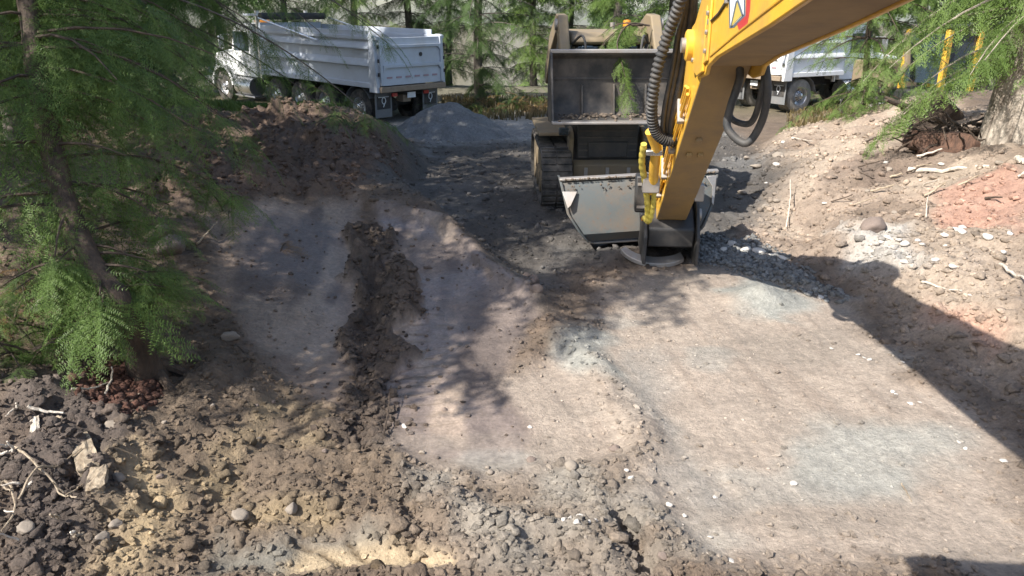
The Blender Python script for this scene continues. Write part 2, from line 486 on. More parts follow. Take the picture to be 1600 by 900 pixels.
def soil_mat(name, bump=0.85, grain=0.8):
    m, N, L, b = new_mat(name)
    at_ = N.new('ShaderNodeAttribute'); at_.attribute_name = 'soil'
    tc = N.new('ShaderNodeTexCoord')
    n1 = N.new('ShaderNodeTexNoise'); n1.inputs['Scale'].default_value = 38; n1.inputs['Detail'].default_value = 8; n1.inputs['Roughness'].default_value = 0.7
    n2 = N.new('ShaderNodeTexVoronoi'); n2.inputs['Scale'].default_value = 60
    n3 = N.new('ShaderNodeTexNoise'); n3.inputs['Scale'].default_value = 15; n3.inputs['Detail'].default_value = 9; n3.inputs['Roughness'].default_value = 0.6
    for n in (n1, n2, n3): L.new(tc.outputs['Object'], n.inputs['Vector'])
    mr = N.new('ShaderNodeMapRange'); mr.inputs['From Min'].default_value = 0.25; mr.inputs['From Max'].default_value = 0.75
    mr.inputs['To Min'].default_value = 1 - 0.42 * grain; mr.inputs['To Max'].default_value = 1 + 0.40 * grain
    L.new(n1.outputs['Fac'], mr.inputs['Value'])
    mr3 = N.new('ShaderNodeMapRange'); mr3.inputs['From Min'].default_value = 0.3; mr3.inputs['From Max'].default_value = 0.7
    mr3.inputs['To Min'].default_value = 0.8; mr3.inputs['To Max'].default_value = 1.2
    L.new(n3.outputs['Fac'], mr3.inputs['Value'])
    mm = N.new('ShaderNodeMath'); mm.operation = 'MULTIPLY'
    L.new(mr.outputs['Result'], mm.inputs[0]); L.new(mr3.outputs['Result'], mm.inputs[1])
    # scattered pale grit
    gt = N.new('ShaderNodeMath'); gt.operation = 'LESS_THAN'; gt.inputs[1].default_value = 0.16
    L.new(n2.outputs['Distance'], gt.inputs[0])
    sp = N.new('ShaderNodeSeparateColor'); L.new(n2.outputs['Color'], sp.inputs[0])
    g2 = N.new('ShaderNodeMath'); g2.operation = 'GREATER_THAN'; g2.inputs[1].default_value = 0.88
    L.new(sp.outputs[0], g2.inputs[0])
    g3 = N.new('ShaderNodeMath'); g3.operation = 'MULTIPLY'; L.new(gt.outputs[0], g3.inputs[0]); L.new(g2.outputs[0], g3.inputs[1])
    g4 = N.new('ShaderNodeMath'); g4.operation = 'MULTIPLY_ADD'; g4.inputs[1].default_value = 0.7; L.new(g3.outputs[0], g4.inputs[0]); L.new(mm.outputs[0], g4.inputs[2])
    vm = N.new('ShaderNodeVectorMath'); vm.operation = 'SCALE'
    L.new(at_.outputs['Color'], vm.inputs[0]); L.new(g4.outputs[0], vm.inputs['Scale'])
    L.new(vm.outputs[0], b.inputs['Base Color'])
    rr = N.new('ShaderNodeMapRange'); rr.inputs['To Min'].default_value = 0.95; rr.inputs['To Max'].default_value = 0.2
    L.new(at_.outputs['Alpha'], rr.inputs['Value']); L.new(rr.outputs['Result'], b.inputs['Roughness'])
    b.inputs['Specular IOR Level'].default_value = 0.5
    ad = N.new('ShaderNodeMath'); ad.operation = 'MULTIPLY_ADD'; ad.inputs[1].default_value = 0.5
    L.new(n3.outputs['Fac'], ad.inputs[0]); L.new(n1.outputs['Fac'], ad.inputs[2])
    bp = N.new('ShaderNodeBump'); bp.inputs['Strength'].default_value = bump; bp.inputs['Distance'].default_value = 0.035
    L.new(ad.outputs[0], bp.inputs['Height']); L.new(bp.outputs['Normal'], b.inputs['Normal'])
    bs = N.new('ShaderNodeMapRange'); bs.inputs['To Min'].default_value = bump; bs.inputs['To Max'].default_value = bump * 0.12
    L.new(at_.outputs['Alpha'], bs.inputs['Value']); L.new(bs.outputs['Result'], bp.inputs['Strength'])
    return m

def leaf_mat(name, dark, light, trans=0.35):
    m, N, L, b = new_mat(name)
    a = N.new('ShaderNodeAttribute'); a.attribute_name = 'tint'
    oi = N.new('ShaderNodeObjectInfo')
    mx = N.new('ShaderNodeMix'); mx.data_type = 'RGBA'
    mx.inputs['A'].default_value = (*dark, 1); mx.inputs['B'].default_value = (*light, 1)
    L.new(a.outputs['Fac'], mx.inputs['Factor'])
    L.new(mx.outputs['Result'], b.inputs['Base Color'])
    b.inputs['Roughness'].default_value = 0.5
    b.inputs['Specular IOR Level'].default_value = 0.35
    tr = N.new('ShaderNodeBsdfTranslucent'); L.new(mx.outputs['Result'], tr.inputs['Color'])
    ms = N.new('ShaderNodeMixShader'); ms.inputs[0].default_value = trans
    L.new(b.outputs[0], ms.inputs[1]); L.new(tr.outputs[0], ms.inputs[2])
    L.new(ms.outputs[0], N['Material Output'].inputs['Surface'])
    return m

def bark_mat(name, c1, c2, scale=14):
    m, N, L, b = new_mat(name)
    tc = N.new('ShaderNodeTexCoord'); mp = N.new('ShaderNodeMapping'); mp.inputs['Scale'].default_value = (1, 1, 0.22)
    L.new(tc.outputs['Object'], mp.inputs[0])
    n = N.new('ShaderNodeTexNoise'); n.inputs['Scale'].default_value = scale; n.inputs['Detail'].default_value = 9; n.inputs['Roughness'].default_value = 0.7
    L.new(mp.outputs[0], n.inputs['Vector'])
    r = N.new('ShaderNodeValToRGB'); r.color_ramp.elements[0].position = 0.35; r.color_ramp.elements[1].position = 0.68
    r.color_ramp.elements[0].color = (*c1, 1); r.color_ramp.elements[1].color = (*c2, 1)
    L.new(n.outputs['Fac'], r.inputs['Fac']); L.new(r.outputs['Color'], b.inputs['Base Color'])
    b.inputs['Roughness'].default_value = 0.9
    bp = N.new('ShaderNodeBump'); bp.inputs['Strength'].default_value = 0.9; bp.inputs['Distance'].default_value = 0.03
    L.new(n.outputs['Fac'], bp.inputs['Height']); L.new(bp.outputs['Normal'], b.inputs['Normal'])
    return m

def glass_mat(name, col=(.04, .06, .08)):
    m, N, L, b = new_mat(name)
    b.inputs['Base Color'].default_value = (*col, 1); b.inputs['Roughness'].default_value = 0.06
    b.inputs['Specular IOR Level'].default_value = 0.8; b.inputs['Alpha'].default_value = 0.75
    return m

M_ = dict(
    soil=soil_mat('soil'), clod=soil_mat('loose_soil', 0.9, 1.0),
    yellow=paint('machine_yellow', (.70, .40, .04), 0.42, dirt=0.65, dirt_col=(.36, .215, .075), scale=2.6, coat=0.15, bump=0.08, rust=0.12),
    yellow_shaded=paint('shade_toned_yellow', (.27, .175, .07), 0.6, dirt=0.7, dirt_col=(.16, .12, .085), scale=3.0, bump=0.08),  # machine yellow darkened: underside shade put into the colour, random dirt on top
    bucket_black=paint('dusty_black_steel', (.035, .034, .033), 0.6, dirt=0.85, dirt_col=(.19, .155, .125), scale=2.2, bump=0.15),
    yellow_old=paint('dusty_yellow', (.215, .165, .10), 0.7, dirt=0.9, dirt_col=(.17, .14, .11), scale=3.5, bump=0.1),
    hose=paint('hose_rubber', (.035, .036, .038), 0.55, dirt=0.5, dirt_col=(.13, .11, .09), scale=9),
    black=paint('black_steel', (.025, .026, .028), 0.5, dirt=0.55, dirt_col=(.12, .10, .08), scale=4, bump=0.1),
    chrome=paint('steel_rod', (.62, .62, .62), 0.22, 1.0, dirt=0.3, scale=6),
    bucket=paint('worn_bucket_paint', (.085, .095, .095), 0.6, 0.1, dirt=1.0, dirt_col=(.14, .11, .082), scale=2.8, bump=0.15, rust=0.35),
    worn=paint('worn_steel', (.36, .34, .32), 0.45, 0.6, dirt=0.6, dirt_col=(.30, .23, .17), scale=5, bump=0.2),
    ybright=paint('yellow_hose_guard', (.50, .40, .06), 0.55, dirt=0.7, dirt_col=(.35, .28, .1), scale=5),
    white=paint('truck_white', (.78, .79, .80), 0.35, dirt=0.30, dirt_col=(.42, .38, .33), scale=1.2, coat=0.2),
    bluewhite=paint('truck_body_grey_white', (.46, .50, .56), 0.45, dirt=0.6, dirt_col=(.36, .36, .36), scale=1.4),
    flap=paint('mud_flap_rubber', (.16, .165, .17), 0.8, dirt=0.5, dirt_col=(.24, .22, .2), scale=4),
    mud=paint('dried_mud', (.12, .092, .068), 0.95, dirt=0.8, dirt_col=(.19, .15, .115), scale=8, bump=0.4),
    rubber=paint('tyre_rubber', (.035, .034, .033), 0.85, dirt=0.85, dirt_col=(.19, .165, .14), scale=5, bump=0.2),
    dustytyre=paint('dusty_tyre', (.20, .185, .165), 0.9, dirt=0.8, dirt_col=(.50, .46, .41), scale=3, bump=0.2),
    alu=paint('polished_aluminium', (.70, .70, .71), 0.25, 0.9, dirt=0.4, dirt_col=(.3, .27, .24), scale=3),
    frame=paint('chassis_black', (.03, .03, .032), 0.7, dirt=0.6, dirt_col=(.14, .12, .10), scale=3),
    rust=paint('rusty_beam', (.30, .24, .18), 0.8, 0.2, dirt=0.7, dirt_col=(.24, .17, .11), scale=5, rust=0.5),
    red=paint('red_lens', (.42, .03, .025), 0.3, dirt=0.2), amber=paint('amber_lens', (.6, .22, .02), 0.3, dirt=0.2),
    tape=paint('reflective_tape', (.36, .25, .28), 0.5, dirt=0.2),
    decal_w=paint('decal_white', (.70, .72, .74), 0.4, dirt=0.1), decal_b=paint('decal_slate', (.10, .13, .18), 0.4, dirt=0.1),
    decal_r=paint('decal_red', (.45, .04, .04), 0.4, dirt=0.1), decal_y=paint('decal_yellow', (.55, .42, .10), 0.4, dirt=0.1),
    glass=glass_mat('glass'),
    stone=paint('pale_stone', (.26, .22, .18), 0.85, dirt=0.7, dirt_col=(.24, .20, .16), scale=9, bump=0.5),
    stone_w=paint('white_stone', (.52, .49, .45), 0.85, dirt=0.6, dirt_col=(.42, .36, .30), scale=9, bump=0.5),
    stone_b=paint('brown_stone', (.20, .155, .13), 0.85, dirt=0.6, dirt_col=(.13, .10, .08), scale=7, bump=0.5),
    gravelpile=soil_mat('crushed_rock', 0.9, 1.2),
    bark=bark_mat('hemlock_bark', (.03, .022, .017), (.11, .078, .055)),
    bark_pale=bark_mat('pale_fir_bark', (.14, .11, .085), (.46, .40, .33), 10),
    bark_grey=bark_mat('grey_bark', (.05, .042, .036), (.17, .145, .12)),
    wood=bark_mat('weathered_wood', (.20, .15, .10), (.46, .38, .28), 22), deadwood=bark_mat('bleached_wood', (.40, .34, .27), (.66, .60, .52), 20),
    rot=bark_mat('rotten_red_wood', (.05, .03, .022), (.16, .085, .055), 18),
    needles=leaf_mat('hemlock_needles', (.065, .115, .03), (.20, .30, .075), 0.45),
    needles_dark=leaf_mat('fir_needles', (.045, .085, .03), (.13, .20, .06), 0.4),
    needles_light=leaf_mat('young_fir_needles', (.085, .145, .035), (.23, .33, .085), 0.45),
    dry=leaf_mat('dry_needles', (.16, .09, .035), (.34, .22, .10), 0.3),
    grass=leaf_mat('short_grass', (.06, .10, .02), (.14, .21, .05), 0.3),
    fern=leaf_mat('dry_fern', (.09, .075, .03), (.24, .18, .09), 0.3),
)
# ------------------------------------------------------------------ the ground, one sheet to the horizon
def graded(fine0, fine1, step, lo, hi, grow):
    a = list(np.arange(fine0, fine1 + 1e-6, step))
    s = step; v = a[-1]
    while v < hi: s *= grow; v += s; a.append(v)
    s = step; v = a[0]; b = []
    while v > lo: s *= grow; v -= s; b.append(v)
    return np.array(b[::-1] + a)
gx = graded(-3.8, 4.2, 0.0245, -260, 260, 1.028)
ys = [2.7]; 
while ys[-1] < 40: ys.append(ys[-1] + max(0.019, ys[-1] ** 2 / (2.8 * 755) * 1.25))
s_ = ys[-1] - ys[-2]
while ys[-1] < 420: s_ *= 1.15; ys.append(ys[-1] + s_)
b_ = []; v_ = 2.7; s_ = 0.04
while v_ > -60: v_ -= s_; b_.append(v_); s_ *= 1.12
gy = np.array(b_[::-1] + ys)
GX, GY = np.meshgrid(gx, gy)
Mk, ROUGH, BASE, WET, WIND = fields(GX, GY)
GZ = HEIGHT(GX, GY, ROUGH, WIND)
nx, ny = len(gx), len(gy)
idx = np.arange(nx * ny).reshape(ny, nx)
Fq = np.stack([idx[:-1, :-1], idx[:-1, 1:], idx[1:, 1:], idx[1:, :-1]], -1).reshape(-1, 4)
Vg = np.stack([GX, GY, GZ], -1).reshape(-1, 3)
colg = np.concatenate([BASE.reshape(-1, 3), WET.reshape(-1, 1)], 1)
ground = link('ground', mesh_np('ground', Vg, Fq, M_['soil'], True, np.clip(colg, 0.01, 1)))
tag(ground, 'churned and compacted bare soil of the work site', None, None, 'structure')

def ground_z(x, y):
    """height of the finished ground (bilinear on the sheet)"""
    x = np.asarray(x, float); y = np.asarray(y, float)
    i = np.clip(np.searchsorted(gx, x) - 1, 0, nx - 2); j = np.clip(np.searchsorted(gy, y) - 1, 0, ny - 2)
    fx = np.clip((x - gx[i]) / (gx[i + 1] - gx[i]), 0, 1); fy = np.clip((y - gy[j]) / (gy[j + 1] - gy[j]), 0, 1)
    return (GZ[j, i] * (1 - fx) + GZ[j, i + 1] * fx) * (1 - fy) + (GZ[j + 1, i] * (1 - fx) + GZ[j + 1, i + 1] * fx) * fy
def ground_col(x, y):
    i = np.clip(np.searchsorted(gx, x), 0, nx - 1); j = np.clip(np.searchsorted(gy, y), 0, ny - 1)
    return BASE[j, i]
def ground_rough(x, y):
    i = np.clip(np.searchsorted(gx, x), 0, nx - 1); j = np.clip(np.searchsorted(gy, y), 0, ny - 1)
    return ROUGH[j, i]

# ------------------------------------------------------------------ loose soil: clods and crumbs
def ico(sub, seed, amp=0.28):
    bm = bmesh.new(); bmesh.ops.create_icosphere(bm, subdivisions=sub, radius=1.0)
    r = random.Random(seed); 
    ph = [Vector((r.uniform(-1, 1), r.uniform(-1, 1), r.uniform(-1, 1))).normalized() for _ in range(7)]
    cut = [r.uniform(0.55, 0.95) for _ in ph]
    for v in bm.verts:
        n = v.co.normalized(); d = 1.0
        for p, c in zip(ph, cut):                       # broken faces
            q = n.dot(p)
            if q > 1e-3: d = min(d, c / q)
        v.co = n * d * (1 + r.uniform(-amp, amp) * 0.6)
    V = np.array([v.co[:] for v in bm.verts]); F = np.array([[w.index for w in f.verts] for f in bm.faces])
    bm.free()
    return V, F
CLOD1 = [ico(1, 300 + i, 0.5) for i in range(6)]
CLOD2 = [ico(2, 330 + i, 0.62) for i in range(8)]

def rotmats(n):
    q = rng.normal(size=(n, 4)); q /= np.linalg.norm(q, axis=1)[:, None]
    a, b, c, d = q.T
    return np.stack([np.stack([a*a+b*b-c*c-d*d, 2*(b*c-a*d), 2*(b*d+a*c)], -1),
                     np.stack([2*(b*c+a*d), a*a-b*b+c*c-d*d, 2*(c*d-a*b)], -1),
                     np.stack([2*(b*d-a*c), 2*(c*d+a*b), a*a-b*b-c*c+d*d], -1)], 1)

def scatter(name, label, xs, ys, size, shapes, mat, colfn=None, sink=0.25, squash=0.7, kind='stuff', smooth=True):
    V = []; F = []; Cc = []; off = 0
    n = len(xs); zs = ground_z(xs, ys); Rm = rotmats(n)
    which = rng.integers(0, len(shapes), n)
    for k, (bv, bf) in enumerate(shapes):
        s = np.where(which == k)[0]
        if len(s) == 0: continue
        sc = size[s][:, None] * rng.uniform(0.65, 1.25, (len(s), 3))
        v = np.einsum('nij,mj->nmi', Rm[s], bv) * sc[:, None, :]
        v[..., 2] *= squash
        v += np.stack([xs[s], ys[s], zs[s] + size[s] * (0.5 - sink)], -1)[:, None, :]
        V.append(v.reshape(-1, 3))
        F.append((bf[None] + (np.arange(len(s)) * len(bv))[:, None, None]).reshape(-1, 3) + off)
        off += len(s) * len(bv)
        c = ground_col(xs[s], ys[s]) if colfn is None else colfn(xs[s], ys[s])
        c = c * rng.uniform(0.7, 1.3, (len(s), 1))
        c = np.repeat(np.concatenate([c, np.zeros((len(s), 1))], 1), len(bv), 0)
        Cc.append(c)
    o = link(name, mesh_np(name, np.concatenate(V), np.concatenate(F), mat, smooth, np.clip(np.concatenate(Cc), 0.01, 1)))
    tag(o, label, None, None, kind)
    return o

def sample(n, x0, x1, y0, y1, power=1.0, near=1.7):
    """random places on the tilth, more of them where it is rough and near"""
    y = y0 + (y1 - y0) * rng.random(n * 4) ** near; x = rng.uniform(-1, 1, n * 4)
    half = 0.75 * y + 0.6
    x = x * half
    k = (x > x0) & (x < x1)
    x, y = x[k], y[k]
    r = np.clip(ground_rough(x, y), 0, 1) ** power
    keep = rng.random(len(x)) < r
    x, y = x[keep], y[keep]
    return x[:n], y[:n]

xs, ys2 = sample(21000, -6, 5.5, 2.9, 11, 1.1, 1.9)
scatter('soil_crumbs', 'small crumbs of loose brown soil strewn over the tilled ground', xs, ys2, 0.006 + 0.022 * rng.random(len(xs)) ** 2.5, [ico(1, 400 + i, 0.7) for i in range(5)], M_['clod'], None, 0.25, smooth=False)
xs, ys2 = sample(1500, -6, 5.5, 2.9, 14, 2.0, 1.4)
scatter('soil_clods', 'broken clods of dark soil heaped over the ground', xs, ys2, 0.018 + 0.05 * rng.random(len(xs)) ** 3.0, CLOD2, M_['clod'], None, 0.5)
for nm, lb, pk, n_, s0, s1, c_ in [('rut_clods', 'dark broken clods filling the rut down the ramp', 'rut', 1700, .012, .05, (.085, .063, .048)),
                           ('ramp_clods', 'dark crumbs dropped on the smooth ramp right of the rut', 'plate_r', 300, .004, .022, (.10, .075, .058)),
                           ('ramp_crumbs', 'dark crumbs dropped on the smooth ramp left of the rut', 'plate_l', 190, .004, .020, (.10, .075, .058)),
                           ('mound_clods', 'clods and duff covering the brown mound', 'mound', 3200, .015, .06, (.14, .092, .066))]:
    p_ = np.array(PW[pk]); xs = rng.uniform(p_[:, 0].min() - .2, p_[:, 0].max() + .2, n_ * 2); ys2 = rng.uniform(p_[:, 1].min() - .2, p_[:, 1].max() + .2, n_ * 2)
    k_ = rng.random(n_ * 2) < poly_mask(xs, ys2, PW[pk], .15, .2, 9) * ((0.25 if s1 > .04 else .02) + 1.2 * sm(.42, .68, fbm(xs * 2.5, ys2 * 2.5, 61, 3)))
    xs, ys2 = xs[k_][:n_], ys2[k_][:n_]
    scatter(nm, lb, xs, ys2, s0 + (s1 - s0) * rng.random(len(xs)) ** 3, CLOD1, M_['clod'], (lambda c: lambda x, y: np.tile(np.array(c), (len(x), 1)))(c_), 0.3, smooth=False)
# pale grit on the pad and chips in the rubble
xs = rng.uniform(0.2, 5, 1800); ys2 = rng.uniform(3, 9, 1800)
scatter('pad_grit', 'small pale chips pressed into the compacted pad', xs, ys2, 0.004 + 0.012 * rng.random(len(xs)) ** 3, CLOD1[:3], M_['clod'], lambda x, y: ground_col(x, y) * 1.25 + 0.04, 0.35, 0.5)
def in_poly(name, n, soft=0.2):
    p = np.array(PW[name]); x = rng.uniform(p[:, 0].min(), p[:, 0].max(), n); y = rng.uniform(p[:, 1].min(), p[:, 1].max(), n)
    m = poly_mask(x, y, PW[name], soft, 0.2, 9); k = rng.random(n) < m
    return x[k], y[k]
gxs, gys = in_poly('rubble', 4200); 
scatter('crushed_rock', 'grey crushed rock spilled beside the bucket', gxs, gys, 0.015 + 0.035 * rng.random(len(gxs)) ** 2, CLOD1, M_['clod'], lambda x, y: np.tile(np.array([.19, .188, .18]), (len(x), 1)), 0.25)
gxs, gys = in_poly('valley', 3200)
scatter('valley_gravel', 'grey gravel lying along the machine track', gxs, gys, 0.02 + 0.05 * rng.random(len(gxs)) ** 3, CLOD1, M_['clod'], lambda x, y: ground_col(x, y) * 1.2 + .02, 0.35)
gxs, gys = in_poly('bank', 10000)
scatter('bank_debris', 'pale soil lumps and wood chips covering the right bank', gxs, gys, 0.015 + 0.05 * rng.random(len(gxs)) ** 3, CLOD1, M_['clod'], lambda x, y: ground_col(x, y) * 1.15, 0.25)

# ------------------------------------------------------------------ stones one can count
STONE = [mesh_np('stone', *ico(3, 500 + i, 0.16), M_['stone'], True) for i in range(5)]
STONE_W = [mesh_np('white_stone', *ico(2, 520 + i, 0.12), M_['stone_w'], True) for i in range(4)]
STONE_B = [mesh_np('brown_stone', *ico(3, 540 + i, 0.10), M_['stone_b'], True) for i in range(3)]
def stone(px, py, wpx, label, pool=STONE, group=None, flat=0.65, name='stone', cat='stone', sink=0.2):
    p = hit(px, py); r = wpx / FPX * Vector((p.x, p.y, p.z - CAM_Z)).length / 2
    o = link(name, rnd.choice(pool))
    o.location = (p.x, p.y, float(ground_z(p.x, p.y)) + r * flat * (1 - 2 * sink) * 0.8)
    o.scale = (r * rnd.uniform(0.9, 1.1), r * rnd.uniform(0.7, 1.0), r * flat)
    o.rotation_euler = (rnd.uniform(-.3, .3), rnd.uniform(-.3, .3), rnd.uniform(0, 6.28))
    tag(o, label, cat, group)
    return o
stone(362, 540, 26, 'smooth pale stone half buried in the shaded slope')
stone(268, 398, 60, 'large flat brown boulder beside the hemlock trunk', STONE_B, flat=0.55, name='boulder', cat='boulder')
stone(248, 380, 38, 'dark rounded boulder behind the flat brown boulder', STONE_B, name='boulder', cat='boulder')
stone(184, 688, 24, 'whitish stone at the edge of the red rotten wood', STONE)
stone(45, 845, 28, 'pale grey stone among roots in the bottom left corner', STONE)
stone(376, 822, 30, 'rounded buff stone on the bare slope above the yellow slab', STONE)
stone(458, 815, 24, 'small buff stone right of the rounded buff stone', STONE)
stone(163, 865, 26, 'tan stone lowest on the sandy spill', STONE)
stone(186, 838, 22, 'tan stone highest on the sandy spill', STONE)
stone(192, 770, 26, 'pale lump of stone on top of the sandy spill', STONE)
stone(632, 667, 12, 'small white chip on the smooth brown patch', STONE_W, flat=0.3)
stone(828, 668, 9, 'small white chip right of the smooth brown patch', STONE_W, flat=0.4)
stone(830, 720, 16, 'dark flat clod of stone on the brown patch', STONE_B, flat=0.4)
stone(960, 708, 18, 'pinkish stone beside the soil windrow', STONE_B)
stone(892, 745, 22, 'buff stone at the foot of the soil ridge', STONE)
stone(1035, 882, 20, 'brown stone near the bottom edge right of the groove', STONE_B)
stone(1140, 880, 14, 'white flake at the bottom of the pad', STONE_W, flat=0.3)
stone(1363, 362, 42, 'dark brown clod alone on the pale right bank', STONE_B, flat=0.5, name='soil_lump', cat='soil lump')
for (px, py, w) in [(1340, 556, 8), (1350, 560, 6), (1358, 563, 9), (1395, 612, 9), (1400, 616, 8), (1422, 631, 8), (1437, 630, 6), (1498, 692, 8), (1508, 702, 7), (1567, 724, 11), (1410, 570, 7), (1299, 545, 8), (1240, 757, 12), (1118, 775, 10), (1110, 838, 9)]:
    stone(px, py, w, 'small white chip lying on the compacted pad', STONE_W, 'white chips on the pad', 0.4)
for (px, py, w) in [(1376, 385, 10), (1390, 398, 12), (1402, 388, 9), (1410, 402, 13), (1396, 412, 11), (1418, 412, 10), (1430, 398, 9), (1437, 400, 8), (1472, 383, 11), (1490, 372, 12), (1503, 365, 13), (1500, 380, 12), (1540, 385, 14), (1475, 395, 10), (1458, 422, 12), (1486, 430, 12), (1410, 425, 10), (1565, 405, 10)]:
    stone(px, py, w * 1.1, 'white stone in the cluster on the right bank', STONE_W, 'white stones on the right bank')
for (px, py, w) in [(890, 830, 13), (905, 835, 12), (918, 842, 11), (880, 838, 10), (900, 848, 13), (930, 838, 9), (1045, 795, 10), (1070, 808, 9), (985, 760, 10), (978, 748, 9)]:
    stone(px, py, w, 'pale stone in the cluster at the head of the groove', STONE_W, 'pale stones by the groove')
for (px, py, w) in [(1145, 388, 22), (1165, 397, 20), (1185, 400, 22), (1205, 405, 18), (1130, 400, 16), (1222, 412, 14)]:
    stone(px, py, w, 'light lump of crushed rock in the sunlit strip by the bucket', STONE_W, 'light lumps by the bucket', 0.5)
for (px, py, w) in [(1180, 265, 18), (1160, 305, 14), (1195, 330, 16), (1215, 250, 18), (1168, 250, 14)]:
    stone(px, py, w, 'pale soil lump at the foot of the right bank', STONE, 'pale lumps below the bank', 0.5)
for (px, py, w) in [(835, 445, 24), (830, 460, 18), (838, 478, 22), (822, 430, 16)]:
    stone(px, py, w, 'brown clod standing on the edge of the ramp', STONE_B, 'clods on the ramp edge', 0.8)
for _ in range(20):
    px, py = rnd.uniform(180, 980), rnd.uniform(620, 890)
    stone(px, py, rnd.uniform(6, 13), 'small stone mixed into the clods of the foreground', rnd.choice([STONE, STONE_B, STONE]), 'small stones in the foreground clods')
for _ in range(26):
    px, py = rnd.uniform(1180, 1590), rnd.uniform(210, 480)
    stone(px, py, rnd.uniform(6, 13), 'small pale stone lying loose on the right bank', STONE_W if rnd.random() < .5 else STONE, 'loose stones on the right bank')

# ------------------------------------------------------------------ sticks, roots and rotten wood
def stick(pix, r, label, mat='deadwood', lift=0.02, cat='stick', name='stick', group=None, tops=None):
    pts = []
    for i, (px, py) in enumerate(pix):
        p = hit(px, py); z = float(ground_z(p.x, p.y)) + lift + (tops[i] if tops else 0)
        pts.append(Vector((p.x, p.y, z)))
    o0 = pts[0].copy()
    pts = catmull([p - o0 for p in pts], 5)
    k = len(pts)
    mb = MB().tube([p + Vector((rnd.uniform(-1, 1), rnd.uniform(-1, 1), rnd.uniform(-1, 1))) * r * 0.5 for p in pts], [r * (1 - 0.55 * i / k) for i in range(k)], 6)
    o = mb.build(name, M_[mat]); o.location = o0
    return tag(o, label, cat, group)
stick([(1418, 272), (1470, 274), (1542, 268)], 0.035, 'bleached fallen branch lying across the right bank', lift=0.04)
stick([(1590, 255), (1600, 262), (1640, 258)], 0.04, 'bleached branch end at the right edge of the bank', lift=0.04)
stick([(1440, 450), (1470, 458), (1500, 468)], 0.012, 'thin pale twig above the boom shadow')
stick([(1560, 430), (1578, 455), (1590, 470)], 0.018, 'pale twig standing out of the bank near the right edge', tops=[0.02, 0.04, 0.1])
stick([(1228, 360), (1231, 340), (1230, 318)], 0.010, 'dry upright stalk on the bank right of the bucket', tops=[0, 0.12, 0.25])
stick([(1445, 352), (1444, 340), (1446, 330)], 0.008, 'short dry stalk on the bank below the red soil', tops=[0, 0.06, 0.14])
stick([(30, 725), (60, 765), (90, 785), (100, 800), (130, 822)], 0.008, 'thin curved root across the dark soil', 'wood', lift=0.05)
stick([(35, 805), (70, 780), (100, 762), (135, 738)], 0.008, 'straight thin root crossing the curved root', 'wood', lift=0.06)
stick([(0, 778), (22, 782), (28, 820), (8, 850)], 0.008, 'bent pale root at the left edge', 'wood', lift=0.05)
stick([(112, 815), (125, 800), (136, 785)], 0.006, 'small forked twig beside the wood chunk', 'wood', lift=0.05)
stick([(50, 668), (80, 672), (108, 678)], 0.012, 'short pale twig on the dark soil heap', lift=0.04)
stick([(0, 725), (15, 727), (26, 724)], 0.010, 'broken twig at the left edge below the shrubs', lift=0.04)
stick([(600, 692), (606, 660), (612, 625)], 0.007, 'thin dark rod leaning on the smooth brown patch', 'bark', tops=[0, 0.05, 0.1])
stick([(370, 550), (382, 566), (396, 582)], 0.008, 'dark twig below the smooth pale stone', 'bark')
stick([(1408, 757), (1416, 772), (1424, 786)], 0.005, 'tiny straw lying on the pad below the gravel patch', 'wood', lift=0.008)
stick([(120, 645), (150, 638), (172, 620)], 0.008, 'thin twig on the red rotten wood', lift=0.05)
stick([(170, 640), (180, 615), (182, 605)], 0.008, 'upright twig at the red rotten wood', lift=0.05, tops=[0, .05, .1])
stick([(60, 525), (90, 515), (112, 508)], 0.03, 'short bleached log under the left shrubs', 'deadwood', lift=0.15)
stick([(180, 440), (215, 428), (245, 418)], 0.02, 'mossy stick left of the flat boulder', 'wood', lift=0.12)
stick([(310, 395), (330, 380), (342, 365)], 0.012, 'twig at the left rim of the ramp', 'wood', tops=[0, .04, .1])
for k in range(14):
    px, py = rnd.uniform(5, 150), rnd.uniform(640, 890); a = rnd.uniform(0, 3.14); l = rnd.uniform(12, 30)
    stick([(px, py), (px + l * math.cos(a), py + l * math.sin(a) * 0.6)], rnd.uniform(.005, .012), 'short broken twig in the dark soil at lower left', rnd.choice(['wood', 'deadwood']), 0.05, group='broken twigs in the dark soil', tops=[0, rnd.uniform(0, .08)])
for k in range(16):
    px, py = rnd.uniform(1230, 1590), rnd.uniform(215, 330); a = rnd.uniform(-.6, .6); l = rnd.uniform(20, 45)
    stick([(px, py), (px + l * math.cos(a), py + l * math.sin(a) * 0.6)], rnd.uniform(.008, .02), 'dry twig among the litter on the right bank', rnd.choice(['wood', 'deadwood', 'bark']), 0.03, group='dry twigs on the right bank', tops=[0, rnd.uniform(0, .1)])

def chunk(pix_c, dims, rz, label, mat='wood', name='wood_chunk', tilt=0.1, seed=1):
    p = hit(*pix_c); r = random.Random(seed)
    bm = bmesh.new(); bmesh.ops.create_cube(bm, size=1); bmesh.ops.subdivide_edges(bm, edges=bm.edges, cuts=4, use_grid_fill=True)
    for v in bm.verts:
        k = 1 + 0.25 * math.sin(v.co.y * 23 + seed) * abs(v.co.x)
        v.co = Vector((v.co.x * dims[0] * (1 - 0.3 * abs(v.co.y)), v.co.y * dims[1] * k, v.co.z * dims[2] * (1 - 0.5 * abs(v.co.x)))) + Vector((r.uniform(-1, 1), r.uniform(-1, 1), r.uniform(-1, 1))) * dims[2] * 0.09
    me = bpy.data.meshes.new(name); bm.to_mesh(me); bm.free(); me.materials.append(M_[mat])
    o = link(name, me); o.location = (p.x, p.y, float(ground_z(p.x, p.y)) + dims[2] * 0.35); o.rotation_euler = (tilt, 0, rz)
    return tag(o, label, 'wood')
